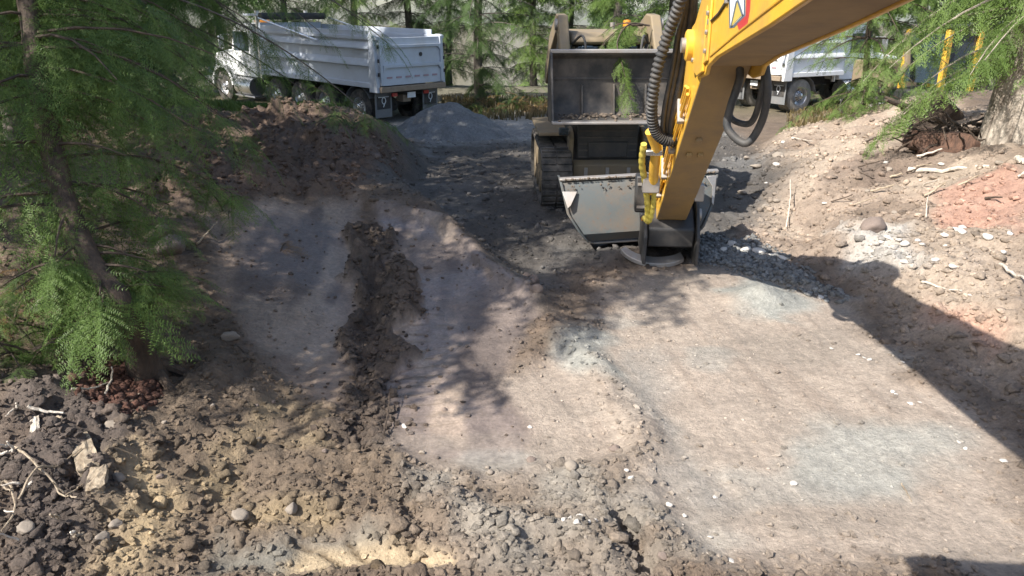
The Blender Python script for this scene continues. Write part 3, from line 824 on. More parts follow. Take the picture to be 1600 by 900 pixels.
chunk((138, 738), (0.12, 0.36, 0.07), R(35), 'split tan wood chunk lying in the dark soil', seed=2)
chunk((160, 790), (0.10, 0.2, 0.06), R(20), 'smaller wood chunk below the split tan one', seed=3)
chunk((60, 690), (0.05, 0.22, 0.04), R(30), 'narrow splinter of wood on the dark soil heap', 'deadwood', seed=4)
# red rotten stump crumbling by the hemlock
rx, ry = in_poly('red', 1500, 0.1)
scatter('rotten_wood', 'crumbled red rotten wood at the foot of the hemlock', rx, ry, 0.012 + 0.03 * rng.random(len(rx)) ** 2, CLOD1, M_['clod'], lambda x, y: np.tile(np.array([.11, .052, .036]), (len(x), 1)), 0.2, 0.8)
# ------------------------------------------------------------------ conifers
def spray_mesh(level, seed):
    """a flat drooping twig with side twigs and needles, unit length along +x; returns verts, tris, tint"""
    r = random.Random(seed); V = []; F = []; T = []
    def tri(a, b, c, t0, t1):
        i = len(V); V.extend([a, b, c]); F.append((i, i + 1, i + 2)); T.extend([t0, t0, t1])
    def zed(x, y): return -0.30 * x * x - 0.25 * y * y
    ns, step, nl, nw = {'fine': (20, 0.030, 0.050, 0.0105), 'mid': (14, 0.066, 0.088, 0.026), 'coarse': (8, 0.19, 0.19, 0.085)}[level]
    def needles(x0, y0, dx, dy, L, tb):
        k = max(1, int(L / step))
        px, py = -dy, dx
        for j in range(k + 1):
            s = (j + r.uniform(-.3, .3)) * step
            bx, by = x0 + dx * s, y0 + dy * s
            for sd in (-1, 1):
                l = nl * r.uniform(.65, 1.15) * (1 - 0.4 * s / (L + .01))
                ex, ey = bx + dx * l * .45 + px * sd * l * .9, by + dy * l * .45 + py * sd * l * .9
                w = nw / 2
                zb = zed(bx, by)
                tri((bx - dx * w, by - dy * w, zb), (bx + dx * w, by + dy * w, zb), (ex, ey, zed(ex, ey) + r.uniform(-.018, .012)), tb, min(1, tb + .3))
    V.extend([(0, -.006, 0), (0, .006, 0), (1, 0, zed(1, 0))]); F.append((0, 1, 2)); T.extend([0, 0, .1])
    needles(0.15, 0, 1, 0, .85, .25)
    for i in range(ns):
        s = .05 + .9 * (i + r.uniform(-.3, .3)) / ns
        sd = 1 if i % 2 else -1
        L = (.36 * (1 - s) ** .8 + .06) * r.uniform(.65, 1.2)
        a = R(r.uniform(40, 62)) * sd
        dx, dy = math.cos(a), math.sin(a)
        i0 = len(V); zz = zed(s, 0)
        ex, ey = s + dx * L, dy * L
        V.extend([(s - .004, 0, zz), (s + .004, 0, zz), (ex, ey, zed(ex, ey))]); F.append((i0, i0 + 1, i0 + 2)); T.extend([0, 0, .1])
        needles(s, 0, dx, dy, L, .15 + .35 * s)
    return np.array(V), np.array(F), np.array(T)
SPRAY = {k: [spray_mesh(k, 600 + i) for i in range(4)] for k in ('fine', 'mid', 'coarse')}

class Tree:
    def __init__(s, seed): s.r = random.Random(seed); s.limb = MB(); s.sp = {'fine': [], 'mid': [], 'coarse': []}; s.trunk = MB()
    def spray(s, p, d, up, L, level, tint): s.sp[level].append((tuple(p), tuple(d), tuple(up), L, tint))
    def branch(s, p0, az, L, rise, droop, level, r0=0.02, gap=0.16, ssize=0.5, sides=5, start=0.2, tint=0.0, sub=True, hang=0.45):
        r = s.r
        d = Vector((math.cos(az), math.sin(az), 0)); side = Vector((-d.y, d.x, 0))
        n = max(4, int(L / 0.3)); pts = []
        wob = r.uniform(-.25, .25)
        for i in range(n + 1):
            t = i / n
            pts.append(p0 + d * L * t * (1 - .08 * t) + side * (wob * t * t * L * .5) + Vector((0, 0, L * (rise * t - droop * t * t))))
        s.limb.tube(pts, [r0 * (1 - .85 * i / n) + .002 for i in range(n + 1)], sides, False)
        k = max(2, int(L * (1 - start) / gap))
        for i in range(k + 1):
            t = start + (1 - start) * i / k
            f = t * n; j = min(n - 1, int(f)); p = pts[j].lerp(pts[j + 1], f - j)
            tg = (pts[min(n, j + 1)] - pts[max(0, j - 1)]).normalized()
            if i == k:
                s.spray(p, tg, Vector((0, 0, 1)), ssize * .9, level, tint)
            for sd in (-1, 1):
                a = r.uniform(R(35), R(75)) * sd
                dd = (tg * math.cos(a) + side * math.sin(a) + Vector((0, 0, -hang * r.uniform(.3, 1.5)))).normalized()
                up = (Vector((0, 0, 1)) + Vector((r.uniform(-.5, .5), r.uniform(-.5, .5), 0))).normalized()
                s.spray(p, dd, up, ssize * r.uniform(.6, 1.25) * (1.15 - .5 * t), level, tint + r.uniform(-.12, .15))
        return pts
    def crown(s):
        Vs, Fs, Ts = [], [], []; off = 0
        g = np.random.default_rng(s.r.randrange(1 << 30))
        for lev, L in s.sp.items():
            if not L: continue
            P = np.array([a[0] for a in L]); D = np.array([a[1] for a in L]); U = np.array([a[2] for a in L]); sc = np.array([a[3] for a in L]); ti = np.array([a[4] for a in L])
            Y = np.cross(U, D); Y /= np.linalg.norm(Y, axis=1)[:, None] + 1e-9
            Z = np.cross(D, Y)
            Rm = np.stack([D, Y, Z], -1)
            w = g.integers(0, 4, len(L))
            for k in range(4):
                q = np.where(w == k)[0]
                if len(q) == 0: continue
                bv, bf, bt = SPRAY[lev][k]
                v = np.einsum('nij,mj->nmi', Rm[q], bv) * sc[q][:, None, None] + P[q][:, None, :]
                Vs.append(v.reshape(-1, 3)); Fs.append((bf[None] + (np.arange(len(q)) * len(bv))[:, None, None]).reshape(-1, 3) + off)
                Ts.append((bt[None] + ti[q][:, None]).ravel()); off += len(q) * len(bv)
        return np.concatenate(Vs), np.concatenate(Fs), np.clip(np.concatenate(Ts), 0, 1)
    def finish(s, name, loc, label, cat, group=None, needles='needles', bark='bark', rz=0):
        root = empty(name, loc, rz)
        tag(root, label, cat, group)
        if s.trunk.v: s.trunk.build('trunk', M_[bark], root)
        if s.limb.v: tag(s.limb.build('branches', M_[bark], root), kind='stuff')
        V, F, T = s.crown()
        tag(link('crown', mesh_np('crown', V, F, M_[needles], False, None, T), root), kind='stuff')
        return root

def copy_tree(o, loc, rz, sc=1.0, label=None, group=None):
    c = o.copy(); COL.objects.link(c); c.location = loc; c.rotation_euler = (0, 0, rz); c.scale = (sc, sc, sc)
    if label: c['label'] = label
    if group: c['group'] = group
    for ch in o.children:
        k = ch.copy(); COL.objects.link(k); k.parent = c
    return c

# --- leaning hemlock in the left foreground
tp = hit(232, 585); tb = Vector((tp.x, tp.y, float(ground_z(tp.x, tp.y)) - 0.1))
T1 = Tree(41)
lean = [Vector((0, 0, 0)), at(190, 480, 5.15) - tb, at(130, 390, 5.2) - tb, at(85, 250, 5.3) - tb, at(52, 80, 5.45) - tb, at(25, -90, 5.6) - tb]
top = lean[-1]
lean += [top + Vector((-.25, .1, 1.2)), top + Vector((-.4, .15, 2.6)), top + Vector((-.5, .2, 4.2))]
tpath = catmull(lean, 6); nt = len(tpath)
T1.trunk.tube(tpath, [(.092 - .05 * i / nt) * (1 + .9 * math.exp(-i * .8)) * rnd.uniform(.88, 1.12) for i in range(nt)], 14)
for k in range(7):                                           # exposed roots
    a = k * .9 + .3; q = [Vector((0, 0, .16)), Vector((math.cos(a) * .16, math.sin(a) * .16, .1)), Vector((math.cos(a) * .34, math.sin(a) * .34, -.02)), Vector((math.cos(a + .3) * .5, math.sin(a + .3) * .5, -.12))]
    T1.trunk.tube(catmull(q, 4), [.05 - .003 * i for i in range(13)], 7)
r1 = random.Random(5)
for i in range(78):
    t = r1.uniform(.16, .66) if i < 60 else r1.uniform(.5, .98)
    f = t * (nt - 1); j = int(f); p = tpath[j].lerp(tpath[min(nt - 1, j + 1)], f - j)
    az = r1.uniform(0, 2 * math.pi)
    L = r1.uniform(.7, 1.5) if t > .3 else r1.uniform(.4, .9)
    if t > .75: L *= .8
    # few low branches reach out over the cleared ground
    c = math.cos(az - R(-25)); 
    if c > .3 and t < .4: L *= .55
    if math.cos(az + R(90)) > .8 and t < .6: L *= .6
    T1.branch(p, az, L, r1.uniform(.0, .25), r1.uniform(.25, .6), 'fine', .012, .17, r1.uniform(.42, .62), 5, .06, r1.uniform(-.05, .25), hang=.75)
t1 = T1.finish('hemlock_tree', tb, 'leaning green hemlock with exposed roots in the left foreground', 'tree')

# --- tall conifers: one body of code, several built
def tall(seed, Hh, crown0, Lmax, level_low, whorl=.42, per=5, lowz=4.5, needles='needles', bark='bark_grey', r0=.17, ssize=.75, gap=.32, droop=(.2, .5), keep=lambda z, az: True, lowlen=.75, hi_per=None):
    T = Tree(seed); r = T.r
    pth = [Vector((0.1 * math.sin(i * .5 + seed) * (i > 0), 0.1 * math.cos(i * .4 + seed) * (i > 0), i * Hh / 16 - (0.25 if i == 0 else 0))) for i in range(17)]
    T.trunk.tube(pth, [r0 * (1 - .93 * i / 16) * (1.35 if i == 0 else 1) for i in range(17)], 12)
    z = crown0
    while z < Hh - .3:
        lo = z < lowz
        u = (z - crown0) / (Hh - crown0)
        Lz = Lmax * (1 - u) ** .8 * (lowlen + (1 - lowlen) * min(1, u * 6)) + .25
        for k in range(per if lo or hi_per is None else hi_per):
            az = r.uniform(0, 2 * math.pi)
            if not keep(z, az): continue
            j = min(15, int(z / Hh * 16)); p = pth[j].lerp(pth[j + 1], z / Hh * 16 - j)
            if lo: T.branch(p, az, Lz * r.uniform(.6, 1.15), r.uniform(-.05, .2), r.uniform(*droop), level_low, .022, gap * .62, ssize * .72, 4, .18, r.uniform(-.08, .22), hang=.55)
            else: T.branch(p, az, Lz * r.uniform(.7, 1.1), r.uniform(.0, .25), r.uniform(*droop), 'coarse', .022, gap * 1.25, ssize * 1.25, 3, .2, r.uniform(-.05, .15))
        z += whorl * r.uniform(.7, 1.3) * (1 if lo else 1.25)
    return T
def plant(T, name, x, y, label, group=None, needles='needles', bark='bark_grey', rz=0):
    return T.finish(name, (x, y, float(ground_z(x, y)) - .05), label, 'tree', group, needles, bark, rz)

# second hemlock behind the first, its long boughs hang in front of the left truck
TA = tall(71, 12, 1.1, 3.2, 'fine', .5, 5, 3.6, hi_per=3, ssize=.8, gap=.30, droop=(.28, .5))
for k in range(20):
    TA.branch(Vector((0, 0, 1.9 + k * .085)), R(rnd.uniform(-14, 16)), rnd.uniform(3.2, 5.1), rnd.uniform(.12, .25), rnd.uniform(.36, .5), 'fine', .02, .24, .55, 5, .3, rnd.uniform(-.05, .15), hang=.9)
plant(TA, 'hemlock_tree', -6.2, 9.6, 'dark hemlock behind the leaning one with boughs hanging before the left truck')
TB = tall(72, 13, 1.0, 3.0, 'mid', .5, 5, 4.0, ssize=.9, gap=.34, droop=(.25, .5))
tB = plant(TB, 'fir_tree', -7.2, 13.6, 'dark fir just left of the left truck cab', needles='needles_dark')
TC = tall(73, 16, 0.8, 2.7, 'mid', .45, 5, 4.5, ssize=.9, gap=.34, droop=(.15, .35))
tC = plant(TC, 'fir_tree', *at(752, 150, 26.5)[:2], 'large fir standing between the left truck and the loader', needles='needles_dark')
TD = tall(74, 14, 0.9, 2.4, 'mid', .45, 5, 4.5, ssize=.85, gap=.34, droop=(.15, .4))
tD = plant(TD, 'fir_tree', *at(960, 120, 25)[:2], 'pale green young fir behind the loader cab', needles='needles_light')
# tree with the pale trunk at the right edge, branches on its left and above
TE = tall(75, 15, 1.2, 2.9, 'mid', .32, 5, 4.6, ssize=.75, gap=.26, droop=(.3, .65), r0=.42,
          keep=lambda z, az: math.cos(az - R(190)) > -.15 or z > 4.6)
pe = hit(1592, 222)
tE = plant(TE, 'hemlock_tree', pe.x, pe.y, 'tree with thick pale trunk and drooping green boughs at the right edge', needles='needles_light', bark='bark_pale')
# shade trees standing left of the site, and woods behind
SH = 'conifers shading the site from the left'
for (x, y, s, src) in [(-7.5, 5.4, .98, tB), (-9.4, 11.2, 1.0, tC), (-11.2, 14.2, 1.15, tC), (-8.4, 16.4, .95, tB), (-12.8, 18.0, 1.0, tC), (-10.4, 18.8, .9, tB), (-12.8, 21.8, 1.0, tC)]:
    copy_tree(src, (x, y, gz(x, y) - .05), rnd.uniform(0, 6.28), s, 'tall conifer beyond the left edge shading the cleared ground', SH)
WD = 'conifers of the wood behind the trucks'
far_spots = [(345, 30, .9, tB), (455, 34, 1.0, tC), (560, 31, 1.0, tD), (640, 33, .95, tC), (700, 36, 1.0, tD), (835, 34, .9, tD), (890, 37, .95, tD),
             (1040, 30, .9, tD), (1130, 36, 1, tD), (1290, 33, .9, tD), (1350, 28, .8, tD), (1430, 35, 1.0, tD), (1545, 31, 1, tD), (1620, 27, .9, tD), (240, 29, .95, tB), (150, 33, 1, tC), (60, 28, .9, tB), (-40, 33, 1, tC)]
def wood_label(src): return {tB: 'dark bushy conifer in the wood behind the trucks', tC: 'dark tall conifer in the wood behind the trucks', tD: 'pale green conifer in the wood behind the trucks'}[src]
for (px, t, s, src) in far_spots:
    p = at(px, 100, t)
    copy_tree(src, (p.x, p.y, gz(p.x, p.y) - .05), rnd.uniform(0, 6.28), s * rnd.uniform(.9, 1.1), wood_label(src), WD)
for k in range(18):
    a = rnd.uniform(-46, 46); d = rnd.uniform(44, 85)
    x, y = d * math.sin(R(a)), d * math.cos(R(a))
    src = rnd.choice([tB, tC, tD, tD])
    copy_tree(src, (x, y, gz(x, y) - .05), rnd.uniform(0, 6.28), rnd.uniform(.9, 1.35), wood_label(src), WD)
TS = tall(76, 8.0, 4.2, 1.3, 'coarse', .42, 4, 4.0, ssize=.7, gap=.3, r0=.07)
plant(TS, 'young_hemlock', -4.9, 3.4, 'young hemlock just beyond the left edge beside the leaning one')
# hanging bough right of the boom
TF = tall(78, 7.5, .5, 1.7, 'mid', .34, 5, 3.2, ssize=.62, gap=.24, droop=(.25, .55), r0=.07)
pf = hit(1385, 178)
plant(TF, 'young_hemlock', pf.x, pf.y + 1.2, 'slender young hemlock between the right truck and the stump', needles='needles_light', bark='bark')

# --- low shrubs under the leaning hemlock
def shrub(px, py, h, n, label, needles='needles', seed=1, level='fine'):
    p = hit(px, py); shrub_at(p.x, p.y, h, n, label, needles, seed, level)
def shrub_at(x, y, h, n, label, needles, seed, level, ss=.26):
    p = Vector((x, y, 0)); T = Tree(seed); r = T.r
    for k in range(n):
        az = r.uniform(0, 6.28); L = h * r.uniform(.6, 1.2)
        T.branch(Vector((r.uniform(-.12, .12), r.uniform(-.12, .12), 0)), az, L, r.uniform(.5, 1.4), r.uniform(.5, .9), level, .008, .12 if ss < .4 else .2, ss, 4, .2, r.uniform(-.05, .2))
    T.finish('shrub', (p.x, p.y, float(ground_z(p.x, p.y)) - .02), label, 'shrub', None, needles, 'bark')
shrub(40, 575, .55, 10, 'low green shrub at the left edge below the hemlock', 'needles', 81)
shrub(120, 545, .5, 9, 'pale green shrub beside the foot of the hemlock', 'needles_light', 82)
shrub(20, 500, .6, 8, 'brown and dry shrub at the left edge', 'dry', 83)
shrub(165, 500, .4, 7, 'small green shrub touching the hemlock trunk', 'needles', 84)
shrub(85, 470, .6, 8, 'green shrub behind the hemlock foot', 'needles', 85)
shrub(350, 330, .5, 7, 'thin green sapling at the left end of the ramp', 'needles', 86)
shrub(620, 205, .55, 6, 'green sprig on the mound crest before the gravel pile', 'needles', 87, 'mid')
shrub(545, 205, .8, 8, 'loose green sapling on the mound crest behind the ramp', 'needles', 88, 'mid')
shrub(1330, 190, .8, 8, 'low conifer sprig on top of the right bank', 'needles_light', 89, 'mid')
for k, (px, tt, hh, nd) in enumerate([(705, 23.5, .8, 'needles_light'), (735, 25, 1.0, 'dry'), (772, 24, .9, 'needles_dark'), (805, 25.5, 1.1, 'needles_light'), (838, 24.2, .9, 'dry'), (855, 26, 1.2, 'needles_light'), (1330, 22, 1.0, 'needles_light'), (1400, 20, .9, 'needles')]):
    q = at(px, 150, tt); shrub_at(q.x, q.y, hh, 9, ['leafy shrub nearest the left truck tailgate', 'dry brown shrub under the large fir', 'dark shrub right of the large fir', 'pale shrub behind the low gravel spread', 'dry shrub nearest the loader', 'tall pale shrub behind the loader track', 'green shrub beside the right truck', 'green shrub behind the pale posts'][k], nd, 140 + k, 'mid', .5)
shrub(430, 395, .25, 2, 'single tuft of twigs standing on the ramp', 'dry', 90)

# --- grass along the mound, dry ferns behind the gravel
def blades(name, label, pts, h, mat, w=.008, n=3):
    V = []; F = []; Tt = []
    for (x, y) in pts:
        z = float(ground_z(x, y))
        for k in range(n):
            a = rnd.uniform(0, 6.28); l = h * rnd.uniform(.5, 1.2); b = rnd.uniform(.1, .7) * l
            ox, oy = rnd.uniform(-.05, .05), rnd.uniform(-.05, .05)
            dx, dy = math.cos(a), math.sin(a); i = len(V)
            V += [(x + ox - dy * w, y + oy + dx * w, z - .02), (x + ox + dy * w, y + oy - dx * w, z - .02),
                  (x + ox + dx * b * .4 + dy * w * .7, y + oy + dy * b * .4 - dx * w * .7, z + l * .7), (x + ox + dx * b * .4 - dy * w * .7, y + oy + dy * b * .4 + dx * w * .7, z + l * .7),
                  (x + ox + dx * b, y + oy + dy * b, z + l * .95)]
            F += [(i, i + 1, i + 2), (i, i + 2, i + 3), (i + 3, i + 2, i + 4)]
            t = rnd.random(); Tt += [t * .5] * 2 + [t] * 3
    o = link(name, mesh_np(name, np.array(V), np.array(F), M_[mat], False, None, np.array(Tt)))
    return tag(o, label, None, None, 'stuff')
gp = []
while len(gp) < 4200:
    x, y = rnd.uniform(-7.5, -3.2), rnd.uniform(13.2, 17.0)
    if vnoise(np.array(x * 1.5), np.array(y * 1.5), 5) > .38: gp.append((x, y))
blades('grass', 'strip of short green grass on top of the mound before the left truck', gp, .13, 'grass', .009, 3)
fp = []
while len(fp) < 700:
    p = at(rnd.uniform(690, 860), rnd.uniform(130, 175), rnd.uniform(22.5, 28))
    fp.append((p.x, p.y))
blades('dry_ferns', 'dry brown ferns and brush behind the gravel pile', fp, .3, 'fern', .02, 2)
fp = []
while len(fp) < 3000:
    p = at(rnd.uniform(1240, 1600), rnd.uniform(100, 160), rnd.uniform(17, 26)); fp.append((p.x, p.y))
blades('dry_grass', 'dry grass and brush behind the right bank', fp, .22, 'fern', .014, 2)
# ------------------------------------------------------------------ gravel pile behind the mound
def pile(name, c, rx, ry, h, label, seed, mat, col):
    n = 90; a = np.linspace(-1.15, 1.15, n); X, Y = np.meshgrid(a, a)
    d = np.hypot(X, Y) + .12 * (fbm(X * 2 + seed, Y * 2, seed, 3) - .5) * 2
    Z = h * np.clip(1.0 - d, -.15, 1) ** 1.0 if False else h * (np.clip(1.08 - np.sqrt(d * d + .02), -.12, 1))
    Z = Z + .05 * lumps(X * rx, Y * ry, .16, seed, .7) + .03 * fbm(X * 9, Y * 9, seed + 2, 3)
    V = np.stack([X * rx, Y * ry, Z + ground_z(X * rx + c[0], Y * ry + c[1]) - c[2] - .02], -1).reshape(-1, 3)
    i = np.arange(n * n).reshape(n, n)
    F = np.stack([i[:-1, :-1], i[:-1, 1:], i[1:, 1:], i[1:, :-1]], -1).reshape(-1, 4)
    cc = np.concatenate([np.tile(np.array(col), (n * n, 1)) * (.75 + .5 * fbm(X * 5, Y * 5, seed + 4, 3)).reshape(-1, 1), np.zeros((n * n, 1))], 1)
    o = link(name, mesh_np(name, V, F, M_[mat], True, cc)); o.location = c
    return tag(o, label, name.replace('_', ' '))
pc = at(703, 205, 19.6); pile('gravel_pile', Vector((pc.x, pc.y, gz(pc.x, pc.y))), 1.6, 1.3, .88, 'grey gravel pile beside the rear of the left truck', 61, 'gravelpile', (.145, .147, .148))
pc = at(790, 205, 20.3); pile('gravel_spread', Vector((pc.x, pc.y, gz(pc.x, pc.y))), 1.7, 1.3, .32, 'low spread of grey gravel between the pile and the loader', 62, 'gravelpile', (.19, .187, .182))

# ------------------------------------------------------------------ dump trucks
def wheel(root, x, y, r, w, tyre, rim, dual=False, out=1):
    """out = +1 when the outer face points to +y"""
    mb = MB(); prof = [(r * .56, -w / 2), (r * .62, -w / 2 - .005), (r * .9, -w / 2), (r * .985, -w / 2 + .035), (r, -w / 2 + .07), (r, w / 2 - .07), (r * .985, w / 2 - .035), (r * .9, w / 2), (r * .62, w / 2 + .005), (r * .56, w / 2)]
    mb.lathe(prof, (x, y, r), (0, 1, 0), 36)
    for k in range(36):                                       # tread blocks
        a = 2 * math.pi * k / 36
        for yy in (-w * .24, w * .24):
            mb.box((x + math.sin(a) * r, y + yy, r + math.cos(a) * r), (.055, w * .36, .022), Matrix.Rotation(a, 3, 'Y'))
    t = mb.build('wheel', tyre, root)
    yo = y + out * w / 2
    rb = MB()
    s = out
    rb.lathe([(r * .60, 0), (r * .575, -.01 * s), (r * .55, -.03 * s), (r * .52, -.10 * s if not dual else -.13 * s), (r * .36, -.12 * s if not dual else -.15 * s), (r * .30, -.06 * s), (r * .19, -.03 * s), (r * .17, .03 * s), (r * .08, .05 * s), (.001, .05 * s)], (x, yo, r), (0, 1, 0), 32)
    rb.build('rim', rim, t)
    nb = MB()
    for k in range(10):
        a = 2 * math.pi * k / 10
        nb.lathe([(.018, -.13 * s), (.018, -.02 * s), (.001, -.02 * s)], (x + math.sin(a) * r * .26, yo, r + math.cos(a) * r * .26), (0, 1, 0), 6)
        nb.lathe([(.036, -.112 * s if not dual else -.142 * s), (.001, -.112 * s if not dual else -.142 * s)], (x + math.sin(a + .3) * r * .43, yo, r + math.cos(a + .3) * r * .43), (0, 1, 0), 10)
    nb.build('wheel_nuts', M_['frame'], t)
    return t

def dump_truck(loc, rz, tilt, label, axles, box, side, tyre, boxmat, group=None, cab=True, boxh=1.22, rails=2):
    """local x = forward, rear axle at 0; side = +1/-1: the y side the photo shows"""
    root = empty('dump_truck', loc, rz, tilt[0], tilt[1]); tag(root, label, 'truck', group)
    x0, x1 = box; zb = 1.22; zt = zb + boxh; hw = 1.24
    # chassis
    mb = MB()
    for y in (-.43, .43): mb.box(((x0 + axles[-1] + 1) / 2 + .3, y, .92), (axles[-1] + 1.0 - x0 - .4, .09, .28))
    for x in np.arange(x0 + .6, axles[-1], 1.2): mb.box((x, 0, .92), (.1, .8, .2))
    for x in axles: mb.tube([(x, -1.0, .52), (x, 1.0, .52)], .075, 10); mb.lathe([(.02, -.26), (.2, -.16), (.24, 0), (.2, .16), (.02, .26)], (x, 0, .52), (1, 0, 0), 14)
    mb.build('chassis', M_['frame'], root)
    # body: floor, two sides, headboard
    mb = MB()
    mb.box(((x0 + x1) / 2, 0, zb + .04), (x1 - x0, 2 * hw - .06, .08))
    for y in (-1, 1):
        mb.box(((x0 + x1) / 2, y * (hw - .03), (zb + zt) / 2), (x1 - x0, .05, zt - zb))
    mb.box((x1 - .03, 0, (zb + zt) / 2 + .15), (.06, 2 * hw - .1, zt - zb + .3))
    body = mb.build('body', M_[boxmat], root, .008)
    for y in (-1, 1):                                          # pressed horizontal ribs, sloped on top
        for k, zr in enumerate((zb + boxh * .44, zb + boxh * .82)):
            h = .17
            pr = [(y * (hw - .004), zr + h), (y * (hw + .085), zr + .03), (y * (hw + .085), zr - .03), (y * (hw - .004), zr - .05)]
            MB().prism(pr, x0 + .34, x1 - .1, 'x').build('side_rib', M_[boxmat], body, .006)
        MB().box(((x0 + x1) / 2, y * (hw + .02), zb - .02), (x1 - x0 - .1, .14, .14)).build('sill', M_[boxmat], body, .01)
        MB().box(((x0 + x1) / 2, y * (hw), zt + .05), (x1 - x0, .12, .10)).build('top_rail', M_[boxmat], body, .012)
        pp = [(x0 - .02, zb - .2), (x0 + .34, zb - .2), (x0 + .30, zt + .12), (x0 + .1, zt + .12)]
        a, b = sorted((y * (hw - .02), y * (hw + .10)))
        MB().prism(pp, a, b, 'y').build('corner_post', M_[boxmat], body, .01)
        MB().box(((x0 + x1) / 2 + .2, y * (hw - .01), zt + .17), (x1 - x0 - .5, .04, .14)).build('side_board', M_[boxmat], body, .006)
    # tailgate leaning out a little
    tg = MB(); ta = .10
    tg.prism([(x0 - .02, zb - .02), (x0 - .02 + ta * .5, zt + .06), (x0 + .04 + ta * .5, zt + .06), (x0 + .04, zb - .02)], -hw + .03, hw - .03, 'y')
    gate = tg.build('tailgate', M_[boxmat], root, .008)
    for zr in (zb + boxh * .42, zb + boxh * .86):
        xo = x0 - .02 + ta * .5 * (zr - zb) / boxh
        P = [(-hw + .12, zr + .04), (hw - .12, zr + .04), (hw - .12, zr - .16), (hw - .22, zr - .04), (-hw + .22, zr - .04), (-hw + .12, zr - .16)]
        MB().prism([(y, z) for y, z in P], xo - .075, xo + .01, 'x').build('gate_rib', M_[boxmat], gate, .006)
    for y in (-1, 1):
        MB().prism([(x0 - .07, zb), (x0 - .02, zt + .08), (x0 + .05, zt + .08), (x0 + .0, zb)], *sorted((y * (hw - .12), y * (hw - .02))), 'y').build('gate_stile', M_[boxmat], gate, .006)
        for zz in (zb + .25, zb + .62, zb + 1.0):
            MB().tube([(x0 - .03, y * (hw + .03), zz), (x0 - .03, y * (hw + .03), zz + .1)], .03, 8).build('latch', M_['frame'], gate)
    for k in range(6):
        MB().box((x0 - .028, -hw + .36 + k * (2 * hw - .72) / 5, zb + .2), (.006, .2, .05)).build('reflector_tape', M_['tape'], gate)
    MB().lathe([(.06, 0), (.06, -.012), (.001, -.012)], (x0 + .0, side * -.35, zb + boxh * .66), (1, 0, 0), 16).build('badge', M_['frame'], gate)
    MB().box((x0 - .03, 0, zb - .12), (.16, 2 * hw + .04, .15)).build('rear_beam', M_['rust'], root, .012)
    for y in (-1, 1):
        f = MB().box((x0 + .25, y * .92, .70), (.02, .62, .84)).build('mud_flap', M_['flap'], root, .004)
        MB().box((x0 + .237, y * .92, .70), (.006, .5, .36)).build('flap_panel', M_['frame'], f)
        e = MB()                                              # round emblem with a tail, and a line of small print
        ring = [(x0 + .231, y * .92 + .07 * math.cos(a), .76 + .09 * math.sin(a)) for a in np.linspace(0, 2 * math.pi, 20)]
        e.tube(ring, .014, 6, False); e.tube([(x0 + .231, y * .92 - .02, .67), (x0 + .231, y * .92 + .02, .58)], .014, 6)
        e.box((x0 + .231, y * .92, .865), (.006, .4, .02))
        e.build('flap_emblem', M_['decal_w'], f)
        MB().box((x0 + .1, y * .62, zb - .30), (.05, .2, .1)).build('tail_light', M_['red'], root, .008)
        pl = MB()                                              # mudguard over rear wheel
        for k in range(8):
            a0 = R(20 + k * 17.5)
            pl.box((math.cos(a0) * .62, y * .92, .52 + math.sin(a0) * .62), (.012, .62, .2), Matrix.Rotation(-(a0), 3, 'Y'))
        pl.build('mudguard', M_['flap'], root)
    MB().box((x0 + .3, .1, .78), (.3, .3, .2)).build('hitch', M_['rust'], root, .01)
    lp = MB().box((x0 + .06, 0, zb - .34), (.015, .32, .16)); lp.build('number_plate', M_['decal_w'], root)
    for i, x in enumerate(axles):
        steer = (i == len(axles) - 1)
        for y in (-1, 1):
            wheel(root, x, y * (1.0 if steer else .92), .52, .3 if steer else .52, M_[tyre], M_['alu'], not steer, y)
    if cab:
        xa = axles[-1]
        # cab shield and tarp roller over the front of the box
        MB().box((x1 + .45, 0, zt + .52), (1.1, 2 * hw - .2, .06)).build('cab_shield', M_[boxmat], root, .01)
        MB().tube([(x1 - .2, -hw, zt + .50), (x1 - .2, hw, zt + .50)], .11, 12).build('tarp_roller', M_['frame'], root)
        for y in (-1, 1):
            MB().tube([(x1 - 3.4, y * (hw + .12), zt - .1), (x1 - .3, y * (hw + .12), zt + .45)], .028, 8).build('tarp_arm', M_['alu'], root)
        # cab
        cp = [(xa - 2.1, .95), (xa - .55, .95), (xa - .55, 1.75), (xa - .85, 2.55), (xa - 1.1, 2.68), (xa - 2.1, 2.68)]
        c = MB().prism(cp, -1.05, 1.05, 'y').build('cab', M_['white'], root, .04)
        hp = [(xa - .56, .75), (xa + 1.15, .75), (xa + 1.2, 1.35), (xa + 1.05, 1.62), (xa - .56, 1.86)]
        h = MB().prism(hp, -.78, .78, 'y').build('hood', M_['white'], root, .09)
        MB().box((xa + 1.21, 0, 1.12), (.05, 1.0, .6)).build('grille', M_['alu'], h, .02)
        MB().box((xa + 1.22, 0, .62), (.22, 2.35, .34)).build('bumper', M_['alu'], root, .03)
        for y in (-1, 1):
            a, b = sorted((y * .70, y * 1.2))
            arc = [(xa + .72 * math.cos(t), .55 + .72 * math.sin(t)) for t in np.linspace(R(-5), R(175), 14)]
            arc2 = [(xa + .62 * math.cos(t), .55 + .62 * math.sin(t)) for t in np.linspace(R(175), R(-5), 14)]
            MB().prism(arc + arc2, a, b, 'y').build('fender', M_['white'], root, .015)
            MB().box((xa + 1.0, y * .95, 1.0), (.2, .34, .24)).build('headlight', M_['glass'], root, .03)
            MB().box((xa - 1.25, y * 1.056, 2.1), (.95, .012, .62)).build('side_window', M_['glass'], c)
            MB().box((xa - 1.9, y * 1.07, 1.55), (.2, .03, .05)).build('door_handle', M_['alu'], c)
